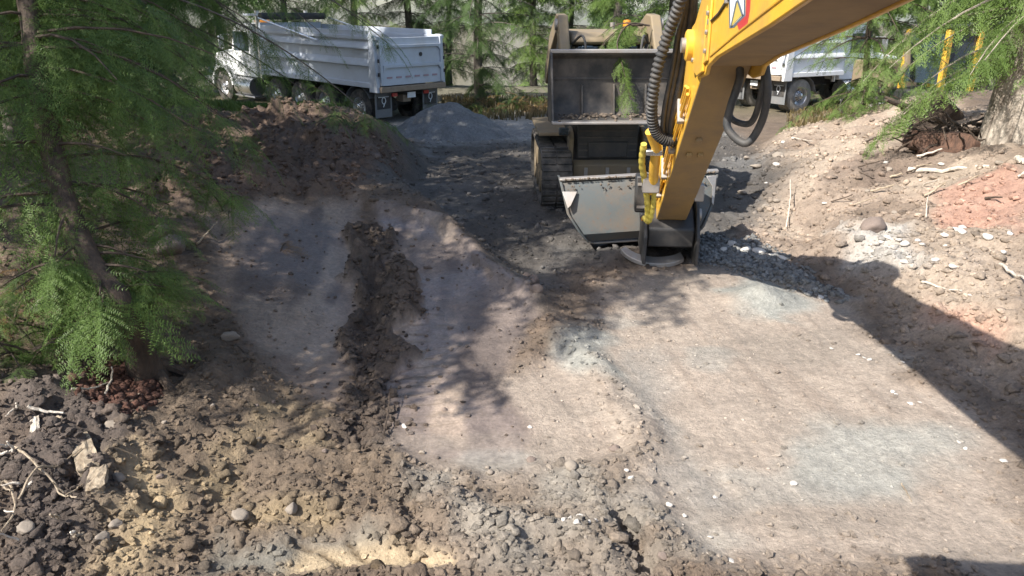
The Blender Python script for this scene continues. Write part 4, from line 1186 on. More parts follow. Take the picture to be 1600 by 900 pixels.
            MB().tube([(xa - .62, y * 1.06, 2.3), (xa - .5, y * 1.35, 2.3), (xa - .5, y * 1.35, 1.75), (xa - .62, y * 1.06, 1.75)], .018, 6).build('mirror_bracket', M_['alu'], c)
            MB().box((xa - .5, y * 1.36, 2.05), (.06, .2, .42)).build('mirror', M_['alu'], c, .02)
            MB().tube([(xa - 1.9, y * .98, .62), (xa - .9, y * .98, .62)], .31, 18).build('fuel_tank', M_['alu'], root)
            MB().box((xa - 1.4, y * 1.02, .30), (1.3, .38, .05)).build('step', M_['alu'], root, .01)
            MB().tube([(xa - 2.25, y * .95, .9), (xa - 2.25, y * .95, 3.1)], .075, 12).build('exhaust_stack', M_['alu'], root)
        MB().box((xa - .70, 0, 2.14), (.03, 1.8, .62), Matrix.Rotation(R(-20), 3, 'Y')).build('windscreen', M_['glass'], c)
        MB().box((xa - 1.0, 0, 2.72), (.16, .5, .09)).build('roof_light', M_['amber'], c, .02)
    return root

# left truck: rear to the right, facing away to the left
pr = at(572, 186, 22.6); pfw = at(368, 178, 27.4)
hd = math.atan2(pfw.y - pr.y, pfw.x - pr.x)
# rear axle centre lies .92 m beyond the near wheel
nrm = Vector((math.cos(hd + R(-90)), math.sin(hd + R(-90)), 0))      # its right-hand side, away from us
ctr = Vector((pr.x, pr.y, 0)) + nrm * .95
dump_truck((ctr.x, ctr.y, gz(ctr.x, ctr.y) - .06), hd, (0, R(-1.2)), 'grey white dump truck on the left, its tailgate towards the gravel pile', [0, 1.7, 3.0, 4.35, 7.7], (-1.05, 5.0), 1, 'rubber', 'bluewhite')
# right truck: tailgate behind the boom, right flank in the sun
pr2 = at(1237, 186, 24.8); hd2 = R(90 - 63)
nrm2 = Vector((math.cos(hd2 + R(90)), math.sin(hd2 + R(90)), 0))
ctr2 = Vector((pr2.x, pr2.y, 0)) + nrm2 * .95
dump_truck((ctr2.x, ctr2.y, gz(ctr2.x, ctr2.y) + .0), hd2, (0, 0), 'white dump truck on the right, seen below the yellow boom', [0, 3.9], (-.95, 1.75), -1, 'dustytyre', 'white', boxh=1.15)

# ------------------------------------------------------------------ compact track loader
def track_part(root, xc, w, y0, y1, h, name='track'):
    """rubber track: stadium loop along y with lugs; y0 front"""
    r = h / 2; mb = MB(); prof = []
    tp_, bt = h, 0.0
    def loop(rr):
        P = []
        yf, yb = y0 + r * .9, y1 - r * .7
        for k in range(9): a = R(90 + 180 * k / 8); P.append((yf + math.cos(a) * rr * .9, r + math.sin(a) * rr))
        for k in range(9): a = R(270 + 180 * k / 8); P.append((yb + math.cos(a) * rr * .8, r + math.sin(a) * rr))
        return P
    outer = loop(r); inner = loop(r - .05); n = len(outer)
    vs = []; fs = []
    for x in (xc - w / 2, xc + w / 2):
        vs += [(x, p[0], p[1]) for p in outer] + [(x, p[0], p[1]) for p in inner]
    for i in range(n):
        j = (i + 1) % n
        fs += [(i, j, 2 * n + j, 2 * n + i), (n + i, 3 * n + i, 3 * n + j, n + j), (i, n + i, n + j, j), (2 * n + i, 2 * n + j, 3 * n + j, 3 * n + i)]
    mb.add(vs, fs)
    t = mb.build(name, M_['rubber'], root)
    # lugs along the loop
    lg = MB(); pts = outer + [outer[0]]; s = 0; step = .105; acc = 0
    for a, b in zip(pts[:-1], pts[1:]):
        L = math.hypot(b[0] - a[0], b[1] - a[1]); 
        while acc < L:
            q = acc / L; y = a[0] + (b[0] - a[0]) * q; z = a[1] + (b[1] - a[1]) * q
            ang = math.atan2(b[1] - a[1], b[0] - a[0])
            rot = Matrix.Rotation(ang, 3, 'X')
            for dx in (-w * .25, w * .25): lg.box((xc + dx, y, z), (w * .44, .05, .05), rot)
            acc += step
        acc -= L
    lg.build('track_lugs', M_['rubber'], t)
    for k in range(4):
        y = y0 + .45 + k * (y1 - y0 - .9) / 3
        MB().lathe([(.02, -w * .42), (.16, -w * .42), (.16, w * .42), (.02, w * .42)], (xc, y, .17 + .05), (1, 0, 0), 16).build('track_roller', M_['yellow_old'], t)
    MB().lathe([(.02, -w * .4), (.27, -w * .4), (.27, w * .4), (.02, w * .4)], (xc, y1 - .42, h - .34), (1, 0, 0), 20).build('drive_sprocket', M_['yellow_old'], t)
    MB().box((xc, (y0 + y1) / 2, r + .02), (w * .7, y1 - y0 - .8, h * .42)).build('track_frame', M_['yellow_old'], t, .02)
    return t
lx, ly = 1.42, 10.85
LD = empty('track_loader', (lx, ly, float(ground_z(lx, ly + 1)) + .02), R(2)); LD.scale = (1.06, 1.06, 1.06); tag(LD, 'yellow and black compact track loader with its bucket raised, facing the excavator', 'loader')
track_part(LD, -.72, .42, 0.0, 2.55, .80); track_part(LD, .72, .42, 0.0, 2.55, .80)
# hull between the tracks
MB().prism([(.45, .22), (.35, .62), (.5, 1.15), (2.7, 1.25), (2.9, .9), (2.8, .3)], -.5, .5, 'x').build('hull', M_['black'], LD, .03)
MB().prism([(.28, .26), (.24, .60), (.34, .66), (.44, .3)], -.48, .48, 'x').build('front_plate', M_['yellow_old'], LD, .015)
fd = MB().box((0, .33, .92), (.86, .05, .5)).build('front_door', M_['black'], LD, .02)
MB().box((0, .30, .80), (.55, .04, .22)).build('step_plate', M_['black'], fd, .015)
for x in (-1, 1):
    MB().prism([(.36, .38), (.22, .95), (.30, 1.05), (.52, 1.1), (.55, .4)], *sorted((x * .48, x * .54)), 'x').build('side_plate', M_['yellow_old'], LD, .01)
    MB().box((x * .72, 1.45, .97), (.44, 1.7, .05)).build('fender', M_['yellow_old'], LD, .01)
# cab
cabm = MB()
for x in (-.44, .44):
    cabm.tube([(x, .55, 1.1), (x, .72, 2.22)], .045, 8); cabm.tube([(x, 1.95, 1.2), (x, 1.9, 2.22)], .05, 8)
cb = cabm.build('cab_posts', M_['black'], LD)
MB().prism([(.52, 2.18), (.50, 2.26), (.7, 2.34), (1.9, 2.36), (2.0, 2.2)], -.52, .52, 'x').build('cab_roof', M_['yellow_old'], LD, .04)
MB().box((0, .62, 1.72), (.82, .015, .9), Matrix.Rotation(R(-8), 3, 'X')).build('windscreen', M_['glass'], LD)
for x in (-1, 1): MB().box((x * .46, 1.3, 1.72), (.012, 1.1, .9)).build('side_glass', M_['glass'], LD)
MB().box((0, 1.93, 1.7), (.86, .03, .95)).build('rear_panel', M_['black'], LD)
st = MB().box((0, 1.5, 1.35), (.5, .5, .12)); st.box((0, 1.72, 1.7), (.46, .12, .7)); st.build('seat', M_['black'], LD, .04)
for x in (-.3, .3): MB().box((x, .53, 2.12), (.16, .07, .1)).build('work_light', M_['glass'], LD, .015)
MB().lathe([(.06, 0), (.06, .08), (.05, .13), (.001, .14)], (.35, 1.2, 2.36), (0, 0, 1), 14).build('beacon', M_['amber'], LD)
MB().prism([(1.95, 1.2), (2.0, 2.0), (2.7, 1.75), (2.85, 1.2)], -.55, .55, 'x').build('engine_hood', M_['yellow_old'], LD, .04)
# lift arms, knee high beside the cab, hands down to the bucket
for x in (-1, 1):
    a, b = sorted((x * .56, x * .70))
    MB().prism([(2.75, 1.5), (2.8, 1.72), (1.9, 2.3), (.95, 2.58), (.62, 2.56), (.16, 2.05), (.07, 1.55), (.2, 1.48), (.32, 1.9), (.72, 2.30), (.98, 2.32), (1.8, 2.05), (2.55, 1.5)], a, b, 'x').build('lift_arm', M_['yellow_old'], LD, .02)
    MB().prism([(2.3, .8), (2.55, 1.75), (2.85, 1.75), (2.95, .8)], *sorted((x * .50, x * .555)), 'x').build('tower', M_['yellow_old'], LD, .015)
    MB().tube([(x * .63, 2.5, 1.0), (x * .63, 1.6, 1.75)], .055, 10).build('lift_cylinder', M_['black'], LD)
    MB().tube([(x * .63, 1.6, 1.75), (x * .63, 1.05, 2.2)], .03, 10).build('lift_rod', M_['chrome'], LD)
    MB().tube([(x * .45, .4, 2.12), (x * .45, .12, 1.72)], .045, 10).build('tilt_cylinder', M_['black'], LD)
MB().tube([(-.6, .2, 1.92), (.6, .2, 1.92)], .07, 10).build('cross_tube', M_['yellow_old'], LD)
# hoses, guard bars, grilles and rails
for x in (-1, 1):
    q = [(x * .52, .45, 2.2), (x * .40, .22, 2.30), (x * .36, .14, 2.0), (x * .42, .12, 1.7)]
    MB().tube(catmull(q, 6), .016, 8).build('hydraulic_hose', M_['hose'], LD)
    MB().tube([(x * .47, .58, 1.2), (x * .47, .52, 1.7), (x * .47, .66, 2.15)], .018, 8).build('grab_rail', M_['yellow_old'], LD)
    MB().box((x * .62, .25, 1.06), (.14, .10, .10)).build('headlight', M_['glass'], LD, .015)
    MB().lathe([(.001, -.02), (.075, -.02), (.075, .02), (.001, .02)], (x * .715, .66, 2.44), (1, 0, 0), 16).build('arm_pin', M_['worn'], LD)
for k in range(7): MB().box((-.36 + k * .12, .60, 1.72), (.012, .012, .85), Matrix.Rotation(R(-8), 3, 'X')).build('guard_bar', M_['black'], LD)
MB().tube([(.3, 2.2, 1.8), (.3, 2.2, 2.45)], .04, 10).build('exhaust_pipe', M_['worn'], LD)
for k in range(5): MB().box((0, .30, .70 + k * .09), (.8, .02, .02)).build('grille_bar', M_['bucket_black'], fd)
for k in range(3): MB().box((-.3 + k * .3, .245, .46), (.05, .02, .2)).build('tie_down', M_['worn'], LD, .005)
# bucket: opening towards the excavator
bw = .84
sh = [(-.72, 1.30), (-.10, 1.27), (.0, 1.33), (.05, 1.48), (.02, 1.85), (-.06, 2.06), (-.16, 2.12)]
t_ = .03
bk = MB()
inner = [(-.72, 1.325), (-.12, 1.30), (-.03, 1.36), (.015, 1.49), (-.012, 1.84), (-.085, 2.035), (-.17, 2.085)]
bk.prism(sh + inner[::-1], -bw, bw, 'x')
BK = bk.build('bucket', M_['bucket_black'], LD, .006)
for x in (-1, 1):
    a, b = sorted((x * bw, x * (bw + .028)))
    MB().prism([(-.74, 1.29), (-.08, 1.25), (.06, 1.45), (.03, 1.88), (-.15, 2.14), (-.30, 2.10), (-.62, 1.42)], a, b, 'x').build('side_wall', M_['bucket_black'], BK, .006)
MB().box((0, -.74, 1.312), (2 * bw + .07, .16, .03)).build('cutting_edge', M_['worn'], BK, .006)
MB().box((0, .0, 1.78), (2 * bw, .03, .035)).build('back_rib', M_['bucket_black'], BK, .008)
for x in (-.42, 0, .42): MB().prism([(.02, 1.36), (-.10, 1.325), (-.02, 1.7), (.02, 1.72)], x - .012, x + .012, 'x').build('gusset', M_['bucket_black'], BK, .004)
rs = MB(); rq = random.Random(31)                              # soil left in the bucket
for k in range(140):
    V, F = CLOD1[k % 6]; s = rq.uniform(.01, .035); c = Vector((rq.uniform(-.8, .8), -.05 - abs(rq.gauss(0, .25)), 1.335))
    rs.add([c + Vector((v[0], v[1], v[2] * .7)) * s for v in V], [tuple(f) for f in F])
tag(rs.build('residual_soil', M_['mud'], BK, smooth=False), kind='stuff')
MB().box((0, -.17, 2.13), (2 * bw + .05, .1, .05)).build('spill_guard', M_['worn'], BK, .01)

# ------------------------------------------------------------------ broken bough draped over the loader
TG = Tree(91)
bo = at(1015, 40, 10.7)
for (dx, dz, L, az, nd) in [(0, 0, .5, R(175), .3), (-.1, .0, .75, R(185), .5), (-.35, -.1, .6, R(200), 1.0), (-.2, 0.02, .5, R(165), .2)]:
    TG.branch(Vector((dx, 0, dz)), az, L, .25, nd + .3, 'mid', .012, .13, .3, 5, .1, .2, hang=.9)
pts = [Vector((0, 0, 0)), Vector((-.3, -.1, .02)), Vector((-.5, -.4, -.2)), Vector((-.45, -.65, -.5)), Vector((-.32, -.72, -.95))]
cp_ = catmull(pts, 6); TG.limb.tube(cp_, [.014 - .0004 * i for i in range(len(cp_))], 5)
for i, p in enumerate(cp_):
    if i > 5:
        for k in range(3):
            a = rnd.uniform(0, 6.28); TG.spray(p, Vector((math.cos(a) * .5, math.sin(a) * .3, -.8)).normalized(), Vector((math.sin(a), -.5, .5)).normalized(), rnd.uniform(.2, .34), 'mid', rnd.uniform(0, .3))
TG.finish('hemlock_bough', bo, 'green hemlock bough draped over the loader roof and bucket', 'branch', None, 'needles_light', 'bark')

# ------------------------------------------------------------------ the excavator we sit in
EA = math.atan(.093); HWB = .20; HWS = .165
EX = empty('excavator', (1.03, 0, 0), -EA); tag(EX, 'yellow excavator reaching in from the upper right, its wide grey bucket grounded', 'excavator')
def ex_local(p):
    """world point -> excavator's own frame"""
    q = Vector(p) - Vector((1.03, 0, 0))
    return Matrix.Rotation(EA, 3, 'Z') @ q
boom = [(-.25, 1.3), (.35, 2.15), (1.1, 2.78), (1.7, 2.96), (2.3, 2.95), (3.0, 2.855), (3.67, 2.74), (5.0, 2.537), (5.34, 2.46), (5.40, 2.40), (5.66, 2.36), (5.9, 2.38), (6.12, 2.46), (6.22, 2.58), (6.12, 2.72), (5.75, 2.80), (5.3, 2.90), (4.6, 3.12), (3.6, 3.50), (2.6, 3.75), (1.6, 3.70), (.5, 2.9), (-.2, 1.9), (-.45, 1.55)]
BO = MB()
for s in (-1, 1):
    a, b = sorted((s * (HWB - .03), s * HWB)); BO.prism(boom, a, b, 'x')
BM = BO.build('boom', M_['yellow'], EX, .008)
low = boom[:11]; upp = boom[15:22]
pl = MB()
def strip(P, off, w, th):
    for (a, b) in zip(P[:-1], P[1:]):
        d = Vector((b[0] - a[0], b[1] - a[1])); n = Vector((-d.y, d.x)).normalized()
        q = [(a[0] + n.x * off, a[1] + n.y * off), (b[0] + n.x * off, b[1] + n.y * off), (b[0] + n.x * (off + th), b[1] + n.y * (off + th)), (a[0] + n.x * (off + th), a[1] + n.y * (off + th))]
        pl.prism(q, -w, w, 'x')
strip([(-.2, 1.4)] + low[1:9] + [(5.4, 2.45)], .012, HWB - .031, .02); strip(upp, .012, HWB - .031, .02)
pl.build('boom_plates', M_['yellow_shaded'], BM)  # shade under the boom is painted in with the darker yellow
# weld beads, grease lines and bolts on the side plate the driver sees
for P in ([(3.2, 2.90), (4.4, 2.69), (5.24, 2.53)],):
    MB().tube([(-HWB - .002, u, z) for u, z in P], .007, 6).build('weld_bead', M_['yellow'], BM)
MB().tube([(-HWB - .008, u, z) for u, z in [(2.4, 3.35), (3.4, 3.22), (4.3, 3.0), (5.0, 2.80), (5.6, 2.70), (5.9, 2.62)]], .008, 6).build('grease_line', M_['hose'], BM)
for (u, z) in [(3.3, 3.23), (4.1, 3.05), (4.75, 2.87), (5.35, 2.745)]:
    MB().box((-HWB - .01, u, z), (.02, .05, .035)).build('line_clamp', M_['worn'], BM, .004)
for (u, z) in [(5.33, 2.56), (5.33, 2.68), (5.33, 2.80), (5.9, 2.47), (6.13, 2.5)]:
    MB().lathe([(.016, 0), (.016, -.014), (.001, -.014)], (-HWB - .021, u, z), (1, 0, 0), 6).build('bolt', M_['worn'], BM)
# doubler plate, pin boss at the boom tip
MB().prism([(5.42, 2.42), (5.66, 2.37), (5.92, 2.40), (6.1, 2.48), (6.19, 2.58), (6.1, 2.70), (5.75, 2.78), (5.42, 2.85)], -HWB - .022, -HWB - .001, 'x').build('tip_doubler', M_['yellow'], BM, .006)
MB().lathe([(.001, -.05), (.10, -.05), (.115, -.04), (.115, 0)], (-HWB - .022, 6.03, 2.57), (1, 0, 0), 24).build('tip_boss', M_['yellow'], BM)
MB().lathe([(.001, -.03), (.055, -.03), (.055, 0)], (-HWB - .072, 6.03, 2.57), (1, 0, 0), 20).build('tip_pin', M_['worn'], BM)
MB().prism([(5.28, 2.50), (5.42, 2.47), (5.42, 2.86), (5.28, 2.90)], -HWB - .018, -HWB - .001, 'x').build('tip_rib', M_['yellow'], BM, .005)
# emblem on the left side plate
xp = -HWB
def on_plate(px, py):
    """point of the side plate seen at a pixel -> (u, z)"""
    d = ray(px, py); c0 = ex_local((0, 0, CAM_Z)); dl = Matrix.Rotation(EA, 3, 'Z') @ d
    t = (xp - c0.x) / dl.x; q = c0 + dl * t
    return (q.y, q.z)
def decal(name, pix, mat, k):
    P = [on_plate(980 + x / 5.0, y / 5.0) for x, y in pix]
    MB().prism(P, xp - .002 - .002 * k, xp - .0005 - .002 * k, 'x').build(name, M_[mat], BM)
decal('emblem_outline', [(795, -60), (925, -60), (925, 125), (835, 215), (800, 220)], 'decal_b', 0)
decal('emblem_face', [(808, -55), (912, -55), (912, 115), (832, 200), (812, 205)], 'decal_w', 1)
decal('emblem_wedge', [(866, 10), (908, 112), (822, 205)], 'decal_y', 2)
decal('emblem_bar', [(866, 0), (880, 0), (915, 110), (905, 118)], 'decal_b', 3)
decal('emblem_bar', [(860, 5), (868, 10), (825, 200), (817, 205)], 'decal_b', 3)
decal('emblem_red', [(935, -60), (968, -60), (960, 80), (938, 200), (880, 255), (860, 185), (928, 122)], 'decal_r', 0)
# stick
stick_p = [(5.62, 2.50), (5.95, 2.26), (8.36, .58), (8.44, .56), (8.55, .62), (8.58, .74), (8.50, .86), (7.3, 2.05), (6.75, 2.52), (6.3, 2.78), (5.9, 3.05), (5.62, 3.15), (5.5, 3.08), (5.55, 2.8)]
SK = MB().prism(stick_p, -HWS, HWS, 'x').build('stick', M_['yellow'], EX, .012)
def sp_(s, d):
    """point at s metres down the stick, d metres out from its underside (towards its upper side)"""
    return (5.95 + .820 * s, 2.26 - .572 * s + 0) if d == 0 else (5.95 + .820 * s + .572 * d, 2.26 - .572 * s + .820 * d)
MB().prism([sp_(-.38, -.006), sp_(2.86, -.006), sp_(2.86, .0), sp_(-.38, .0)], -HWS + .004, HWS - .004, 'x').build('underside_shade_plate', M_['yellow_shaded'], SK)  # thin sheet whose darker colour carries the shade of the stick's underside
# flange edge along the left, brackets and tubes
for (s0, s1, d, rr) in [(.3, 2.6, .12, .014), (.3, 2.5, .18, .014), (.4, 2.3, .25, .012)]:
    q = [(-HWS - .03, *sp_(s0, d)), (-HWS - .035, *sp_((s0 + s1) / 2, d)), (-HWS - .03, *sp_(s1, d))]
    MB().tube(q, rr, 8).build('hydraulic_pipe', M_['yellow'], SK)
for s in (.7, 1.3, 1.9, 2.4):
    MB().box((-HWS - .03, *sp_(s, .18)), (.06, .05, .22), Matrix.Rotation(R(-35), 3, 'X')).build('pipe_clamp', M_['worn'], SK, .006)
for (s, o) in [(1.15, -.06), (1.15, .04), (.85, -.02)]:
    MB().box((o, *sp_(s, -.02)), (.05, .06, .03), Matrix.Rotation(R(-35), 3, 'X')).build('lug', M_['yellow_shaded'], SK, .005)
# bucket cylinder along the upper side of the stick, left hoses
MB().tube([(-.02, 6.25, 3.0), (-.02, 7.3, 2.22)], .085, 16).build('bucket_cylinder', M_['yellow'], EX)
MB().tube([(-.02, 7.3, 2.22), (-.02, 8.25, 1.42)], .045, 14).build('cylinder_rod', M_['chrome'], EX)
for k, (px, py) in enumerate([(0, 0), (9, 4), (-8, 10), (16, 2)]):
    q = [at(1078 + px * .6, -20 + py, 6.1), at(1068 + px, 40 + py, 6.35), at(1058 + px, 100 + py, 6.55), at(1046 + px, 160 + py, 6.7), at(1042 + px * .7, 200 + py, 6.9), at(1056 + px * .4, 218 + py, 7.0)]
    MB().tube([ex_local(p) for p in catmull(q, 8)], .030 if k < 2 else .022, 10).build('hydraulic_hose', M_['hose'], EX)
cor = catmull([at(1072, -40, 5.9), at(1060, 10, 6.1), at(1043, 55, 6.3), at(1028, 105, 6.45), at(1020, 150, 6.6), at(1019, 185, 6.75), at(1026, 208, 6.85), at(1042, 220, 6.9), at(1060, 214, 6.95)], 24)
dense = []; rad = []
for i, p in enumerate(cor):
    dense.append(ex_local(p)); rad.append(.043 + (.009 if (i // 2) % 2 else -.004))
MB().tube(dense, rad, 14).build('corrugated_conduit', M_['hose'], EX)
for (off, r) in [(0, .029), (.10, .024)]:                        # loop hanging under the boom tip
    q = [at(1150 + off * 300, 60, 5.35 + off), at(1156, 120, 5.5 + off), at(1142, 165, 5.6 + off), at(1137 + off * 60, 200 - off * 150, 5.65 + off), at(1165, 224 - off * 300, 5.6 + off), at(1188 - off * 100, 195 - off * 100, 5.5 + off), at(1199 - off * 100, 150, 5.3 + off), at(1196, 100, 5.2 + off), at(1190, 60, 5.1 + off)]
    MB().tube([ex_local(p) for p in catmull(q, 8)], r, 12).build('hydraulic_hose', M_['hose'], EX)
# yellow plumbing and guarded hoses low on the left of the stick
def exp_(px, py, t): return ex_local(at(px, py, t))
MB().tube([exp_(p[0], p[1], p[2]) for p in ((1016, 205, 7.0), (1026, 230, 7.15), (1022, 262, 7.4), (1020, 300, 7.7))], .05, 12).build('link_arm', M_['yellow'], EX)
sg = catmull([exp_(1006, 225, 7.2), exp_(1003, 255, 7.4), exp_(1008, 285, 7.6), exp_(1012, 320, 7.8), exp_(1012, 345, 7.95)], 18)
MB().tube(sg, [.030 + (.004 if (i // 3) % 2 else 0) for i in range(len(sg))], 10).build('guarded_hose', M_['ybright'], EX)
sg = catmull([exp_(1022, 300, 7.65), exp_(1020, 325, 7.8), exp_(1014, 346, 7.92), exp_(1006, 340, 8.05)], 18)
MB().tube(sg, [.024 + (.004 if (i // 3) % 2 else 0) for i in range(len(sg))], 10).build('guarded_hose', M_['ybright'], EX)
MB().box(exp_(1022, 238, 7.2), (.16, .1, .05)).build('valve_block', M_['chrome'], EX, .008)
MB().box(exp_(1017, 288, 7.6), (.17, .12, .16)).build('valve_block', M_['worn'], EX, .012)
MB().box(exp_(1092, 300, 7.9), (.10, .12, .18)).build('valve_block', M_['worn'], EX, .012)
# dog-bone links and bucket pin links
for s in (-1, 1):
    MB().prism([(8.15, 1.36), (8.3, 1.52), (8.92, 1.0), (8.9, .82), (8.75, .84)], *sorted((s * .19, s * .23)), 'x').build('bucket_link', M_['black'], EX, .01)
    MB().prism([(7.75, 1.15), (8.2, 1.52), (8.32, 1.42), (7.95, 1.02)], *sorted((s * .17, s * .20)), 'x').build('guide_link', M_['yellow'], EX, .01)
# coupler
CPm = MB().prism([(8.25, .30), (8.22, .52), (8.40, .68), (8.95, .92), (9.1, .80), (9.05, .45), (8.85, .26)], -.26, .26, 'x').build('coupler', M_['black'], EX, .02)
for s in (-1, 1):
    MB().prism([(8.15, .12), (8.12, .45), (8.38, .78), (8.98, .98), (9.12, .8), (9.05, .2), (8.6, .08)], *sorted((s * .27, s * .31)), 'x').build('coupler_cheek', M_['black'], CPm, .012)
    MB().lathe([(.001, -.02), (.07, -.02), (.07, .02), (.001, .02)], (s * .325, 8.45, .64), (1, 0, 0), 16).build('coupler_pin', M_['worn'], CPm)
MB().box((-.34, 8.45, .88), (.15, .2, .42)).build('rotator_motor', M_['black'], CPm, .02)
for z in (.74, 1.0): MB().box((-.34, 8.345, z), (.11, .02, .03)).build('motor_flange', M_['worn'], CPm)
MB().box((-.31, 8.35, .60), (.05, .03, .04)).build('marker_light', M_['amber'], CPm, .006)
# wide grading bucket, its back towards the cab
wx = lambda x, y, z: ex_local((x, y, z))
BL, BR = 0.60, 2.46                                             # rim ends (top), narrower at the foot
prof_t = [(8.86, .20, .34), (8.80, .30, .24), (8.86, .55, .09), (8.96, .82, .0), (9.02, .90, .0)]   # y, z, inset
vs = []; fs = []
nseg = 8
for thick in (0, 1):
    for (y, z, ins) in prof_t:
        for k in range(nseg + 1):
            q = k / nseg; x = (BL + ins) * (1 - q) + (BR - ins * .7) * q
            vs.append(wx(x, y + thick * .04 + .12 * (q - .5), z + .07 * q + thick * .012))
np_ = len(prof_t); A = lambda t, i, k: t * np_ * (nseg + 1) + i * (nseg + 1) + k
for i in range(np_ - 1):
    for k in range(nseg):
        fs += [(A(0, i, k), A(0, i, k + 1), A(0, i + 1, k + 1), A(0, i + 1, k)), (A(1, i, k), A(1, i + 1, k), A(1, i + 1, k + 1), A(1, i, k + 1))]
for k in range(nseg): fs += [(A(0, 0, k), A(1, 0, k), A(1, 0, k + 1), A(0, 0, k + 1)), (A(0, np_ - 1, k), A(0, np_ - 1, k + 1), A(1, np_ - 1, k + 1), A(1, np_ - 1, k))]
for i in range(np_ - 1): fs += [(A(0, i, 0), A(0, i + 1, 0), A(1, i + 1, 0), A(1, i, 0)), (A(0, i, nseg), A(1, i, nseg), A(1, i + 1, nseg), A(0, i + 1, nseg))]
BKT = MB().add(vs, fs).build('bucket', M_['bucket'], EX)
# end plates, rim, wear strips, floor
def quadplate(name, P, n, th, mat):
    n = Vector(n) * th
    a = [wx(*p) for p in P]; b = [wx(*(Vector(p) + n)) for p in P]; k = len(P)
    MB().add(a + b, [tuple(range(k)), tuple(range(2 * k - 1, k - 1, -1))] + [(i, (i + 1) % k, k + (i + 1) % k, k + i) for i in range(k)]).build(name, M_[mat], BKT, .006)
quadplate('end_plate', [(.60, 8.90, .90), (.68, 8.76, .55), (.82, 8.70, .34), (.94, 8.74, .20), (1.0, 9.3, .05), (.72, 9.55, .45), (.60, 9.45, .88)], (-1, 0, 0), .03, 'bucket')
quadplate('end_plate', [(2.46, 9.02, .97), (2.40, 8.92, .62), (2.30, 8.82, .38), (2.2, 8.84, .24), (2.2, 9.4, .08), (2.4, 9.6, .5), (2.46, 9.55, .95)], (1, 0, 0), .03, 'bucket')
quadplate('rim', [(.57, 8.93, .905), (2.50, 9.06, .985), (2.50, 9.13, .995), (.57, 9.0, .915)], (0, 0, 1), .03, 'worn')
quadplate('wear_strip', [(.60, 8.865, .80), (.78, 8.875, .80), (.70, 8.76, .66), (.66, 8.75, .62)], (0, -1, 0), .012, 'worn')
quadplate('wear_strip', [(2.33, 8.985, .96), (2.46, 8.995, .97), (2.43, 8.90, .62), (2.40, 8.90, .66), (2.40, 8.94, .85)], (0, -1, 0), .012, 'worn')
quadplate('floor_sheet', [(1.0, 8.85, .17), (2.18, 8.92, .22), (2.2, 9.4, .08), (1.0, 9.3, .04)], (0, 0, -1), .02, 'worn')
for x in (.86, 1.12):
    quadplate('stiffener', [(x, 8.79, .32), (x + .03, 8.79, .32), (x + .01, 8.94, .82), (x - .02, 8.94, .82)], (0, -1, 0), .02, 'bucket')
cv = MB(); rr = random.Random(23)                              # soil caked on the rim and in the corners
for k in range(160):
    q = rr.random(); x = .6 + 1.86 * q; V, F = CLOD1[k % 6]; s = rr.uniform(.005, .018)
    y, z = (8.97 + .12 * (q - .5), .93 + .07 * q) if k % 4 else (8.93 + .12 * (q - .5), .86 + .07 * q - rr.uniform(0, .06))
    c = wx(x, y, z); cv.add([c + Vector(v) * s for v in V], [tuple(f) for f in F])
tag(cv.build('caked_soil', M_['mud'], BKT, smooth=False), kind='stuff')
# curved hook plate of the coupler touching the ground
for (dz, r0, r1, zz, nm) in [(0, .37, .45, .09, 'hook_plate')]:
    cx, cy = 1.70, 8.62
    arc = [(cx + r1 * math.cos(a), cy + r1 * .75 * math.sin(a)) for a in np.linspace(R(200), R(312), 18)]
    arc2 = [(cx + r0 * math.cos(a), cy + r0 * .62 * math.sin(a)) for a in np.linspace(R(318), R(196), 18)]
    P = arc + arc2; k = len(P)
    a = [wx(x, y, zz + (y - 8.4) * .5) for x, y in P]; b = [wx(x, y, zz + .05 + (y - 8.4) * .5) for x, y in P]
    MB().add(a + b, [tuple(range(k)), tuple(range(2 * k - 1, k - 1, -1))] + [(i, (i + 1) % k, k + (i + 1) % k, k + i) for i in range(k)]).build(nm, M_['worn'], CPm, .006)
# upper works round the driver, outside the view: they throw the shadow at the lower right
MB().box(ex_local((.15, .30, 3.02)), (1.0, 2.5, .09)).build('cab_roof', M_['black'], EX, .03)
for (x, y) in ((-.45, -.9), (.55, -.9)):
    a = ex_local((x, y, 1.2)); b = ex_local((max(-.33, min(.6, x)), y, 3.0)); MB().tube([a, b], .035, 8).build('cab_post', M_['black'], EX)
MB().box((-.3, -1.6, 1.15), (2.6, 3.4, .35)).build('platform', M_['yellow'], EX, .04)
MB().box((.55, -1.9, 1.85), (1.1, 2.4, 1.0)).build('engine_cover', M_['yellow'], EX, .08)
MB().prism([(-1.6, 1.0), (-1.6, 2.1), (1.2, 2.1), (1.2, 1.0)], -4.0, -3.35, 'y').build('counterweight', M_['black'], EX, .12)
for s in (-1, 1): track_part(EX, -.3 + s * 1.05, .5, -2.9, 1.2, .85)

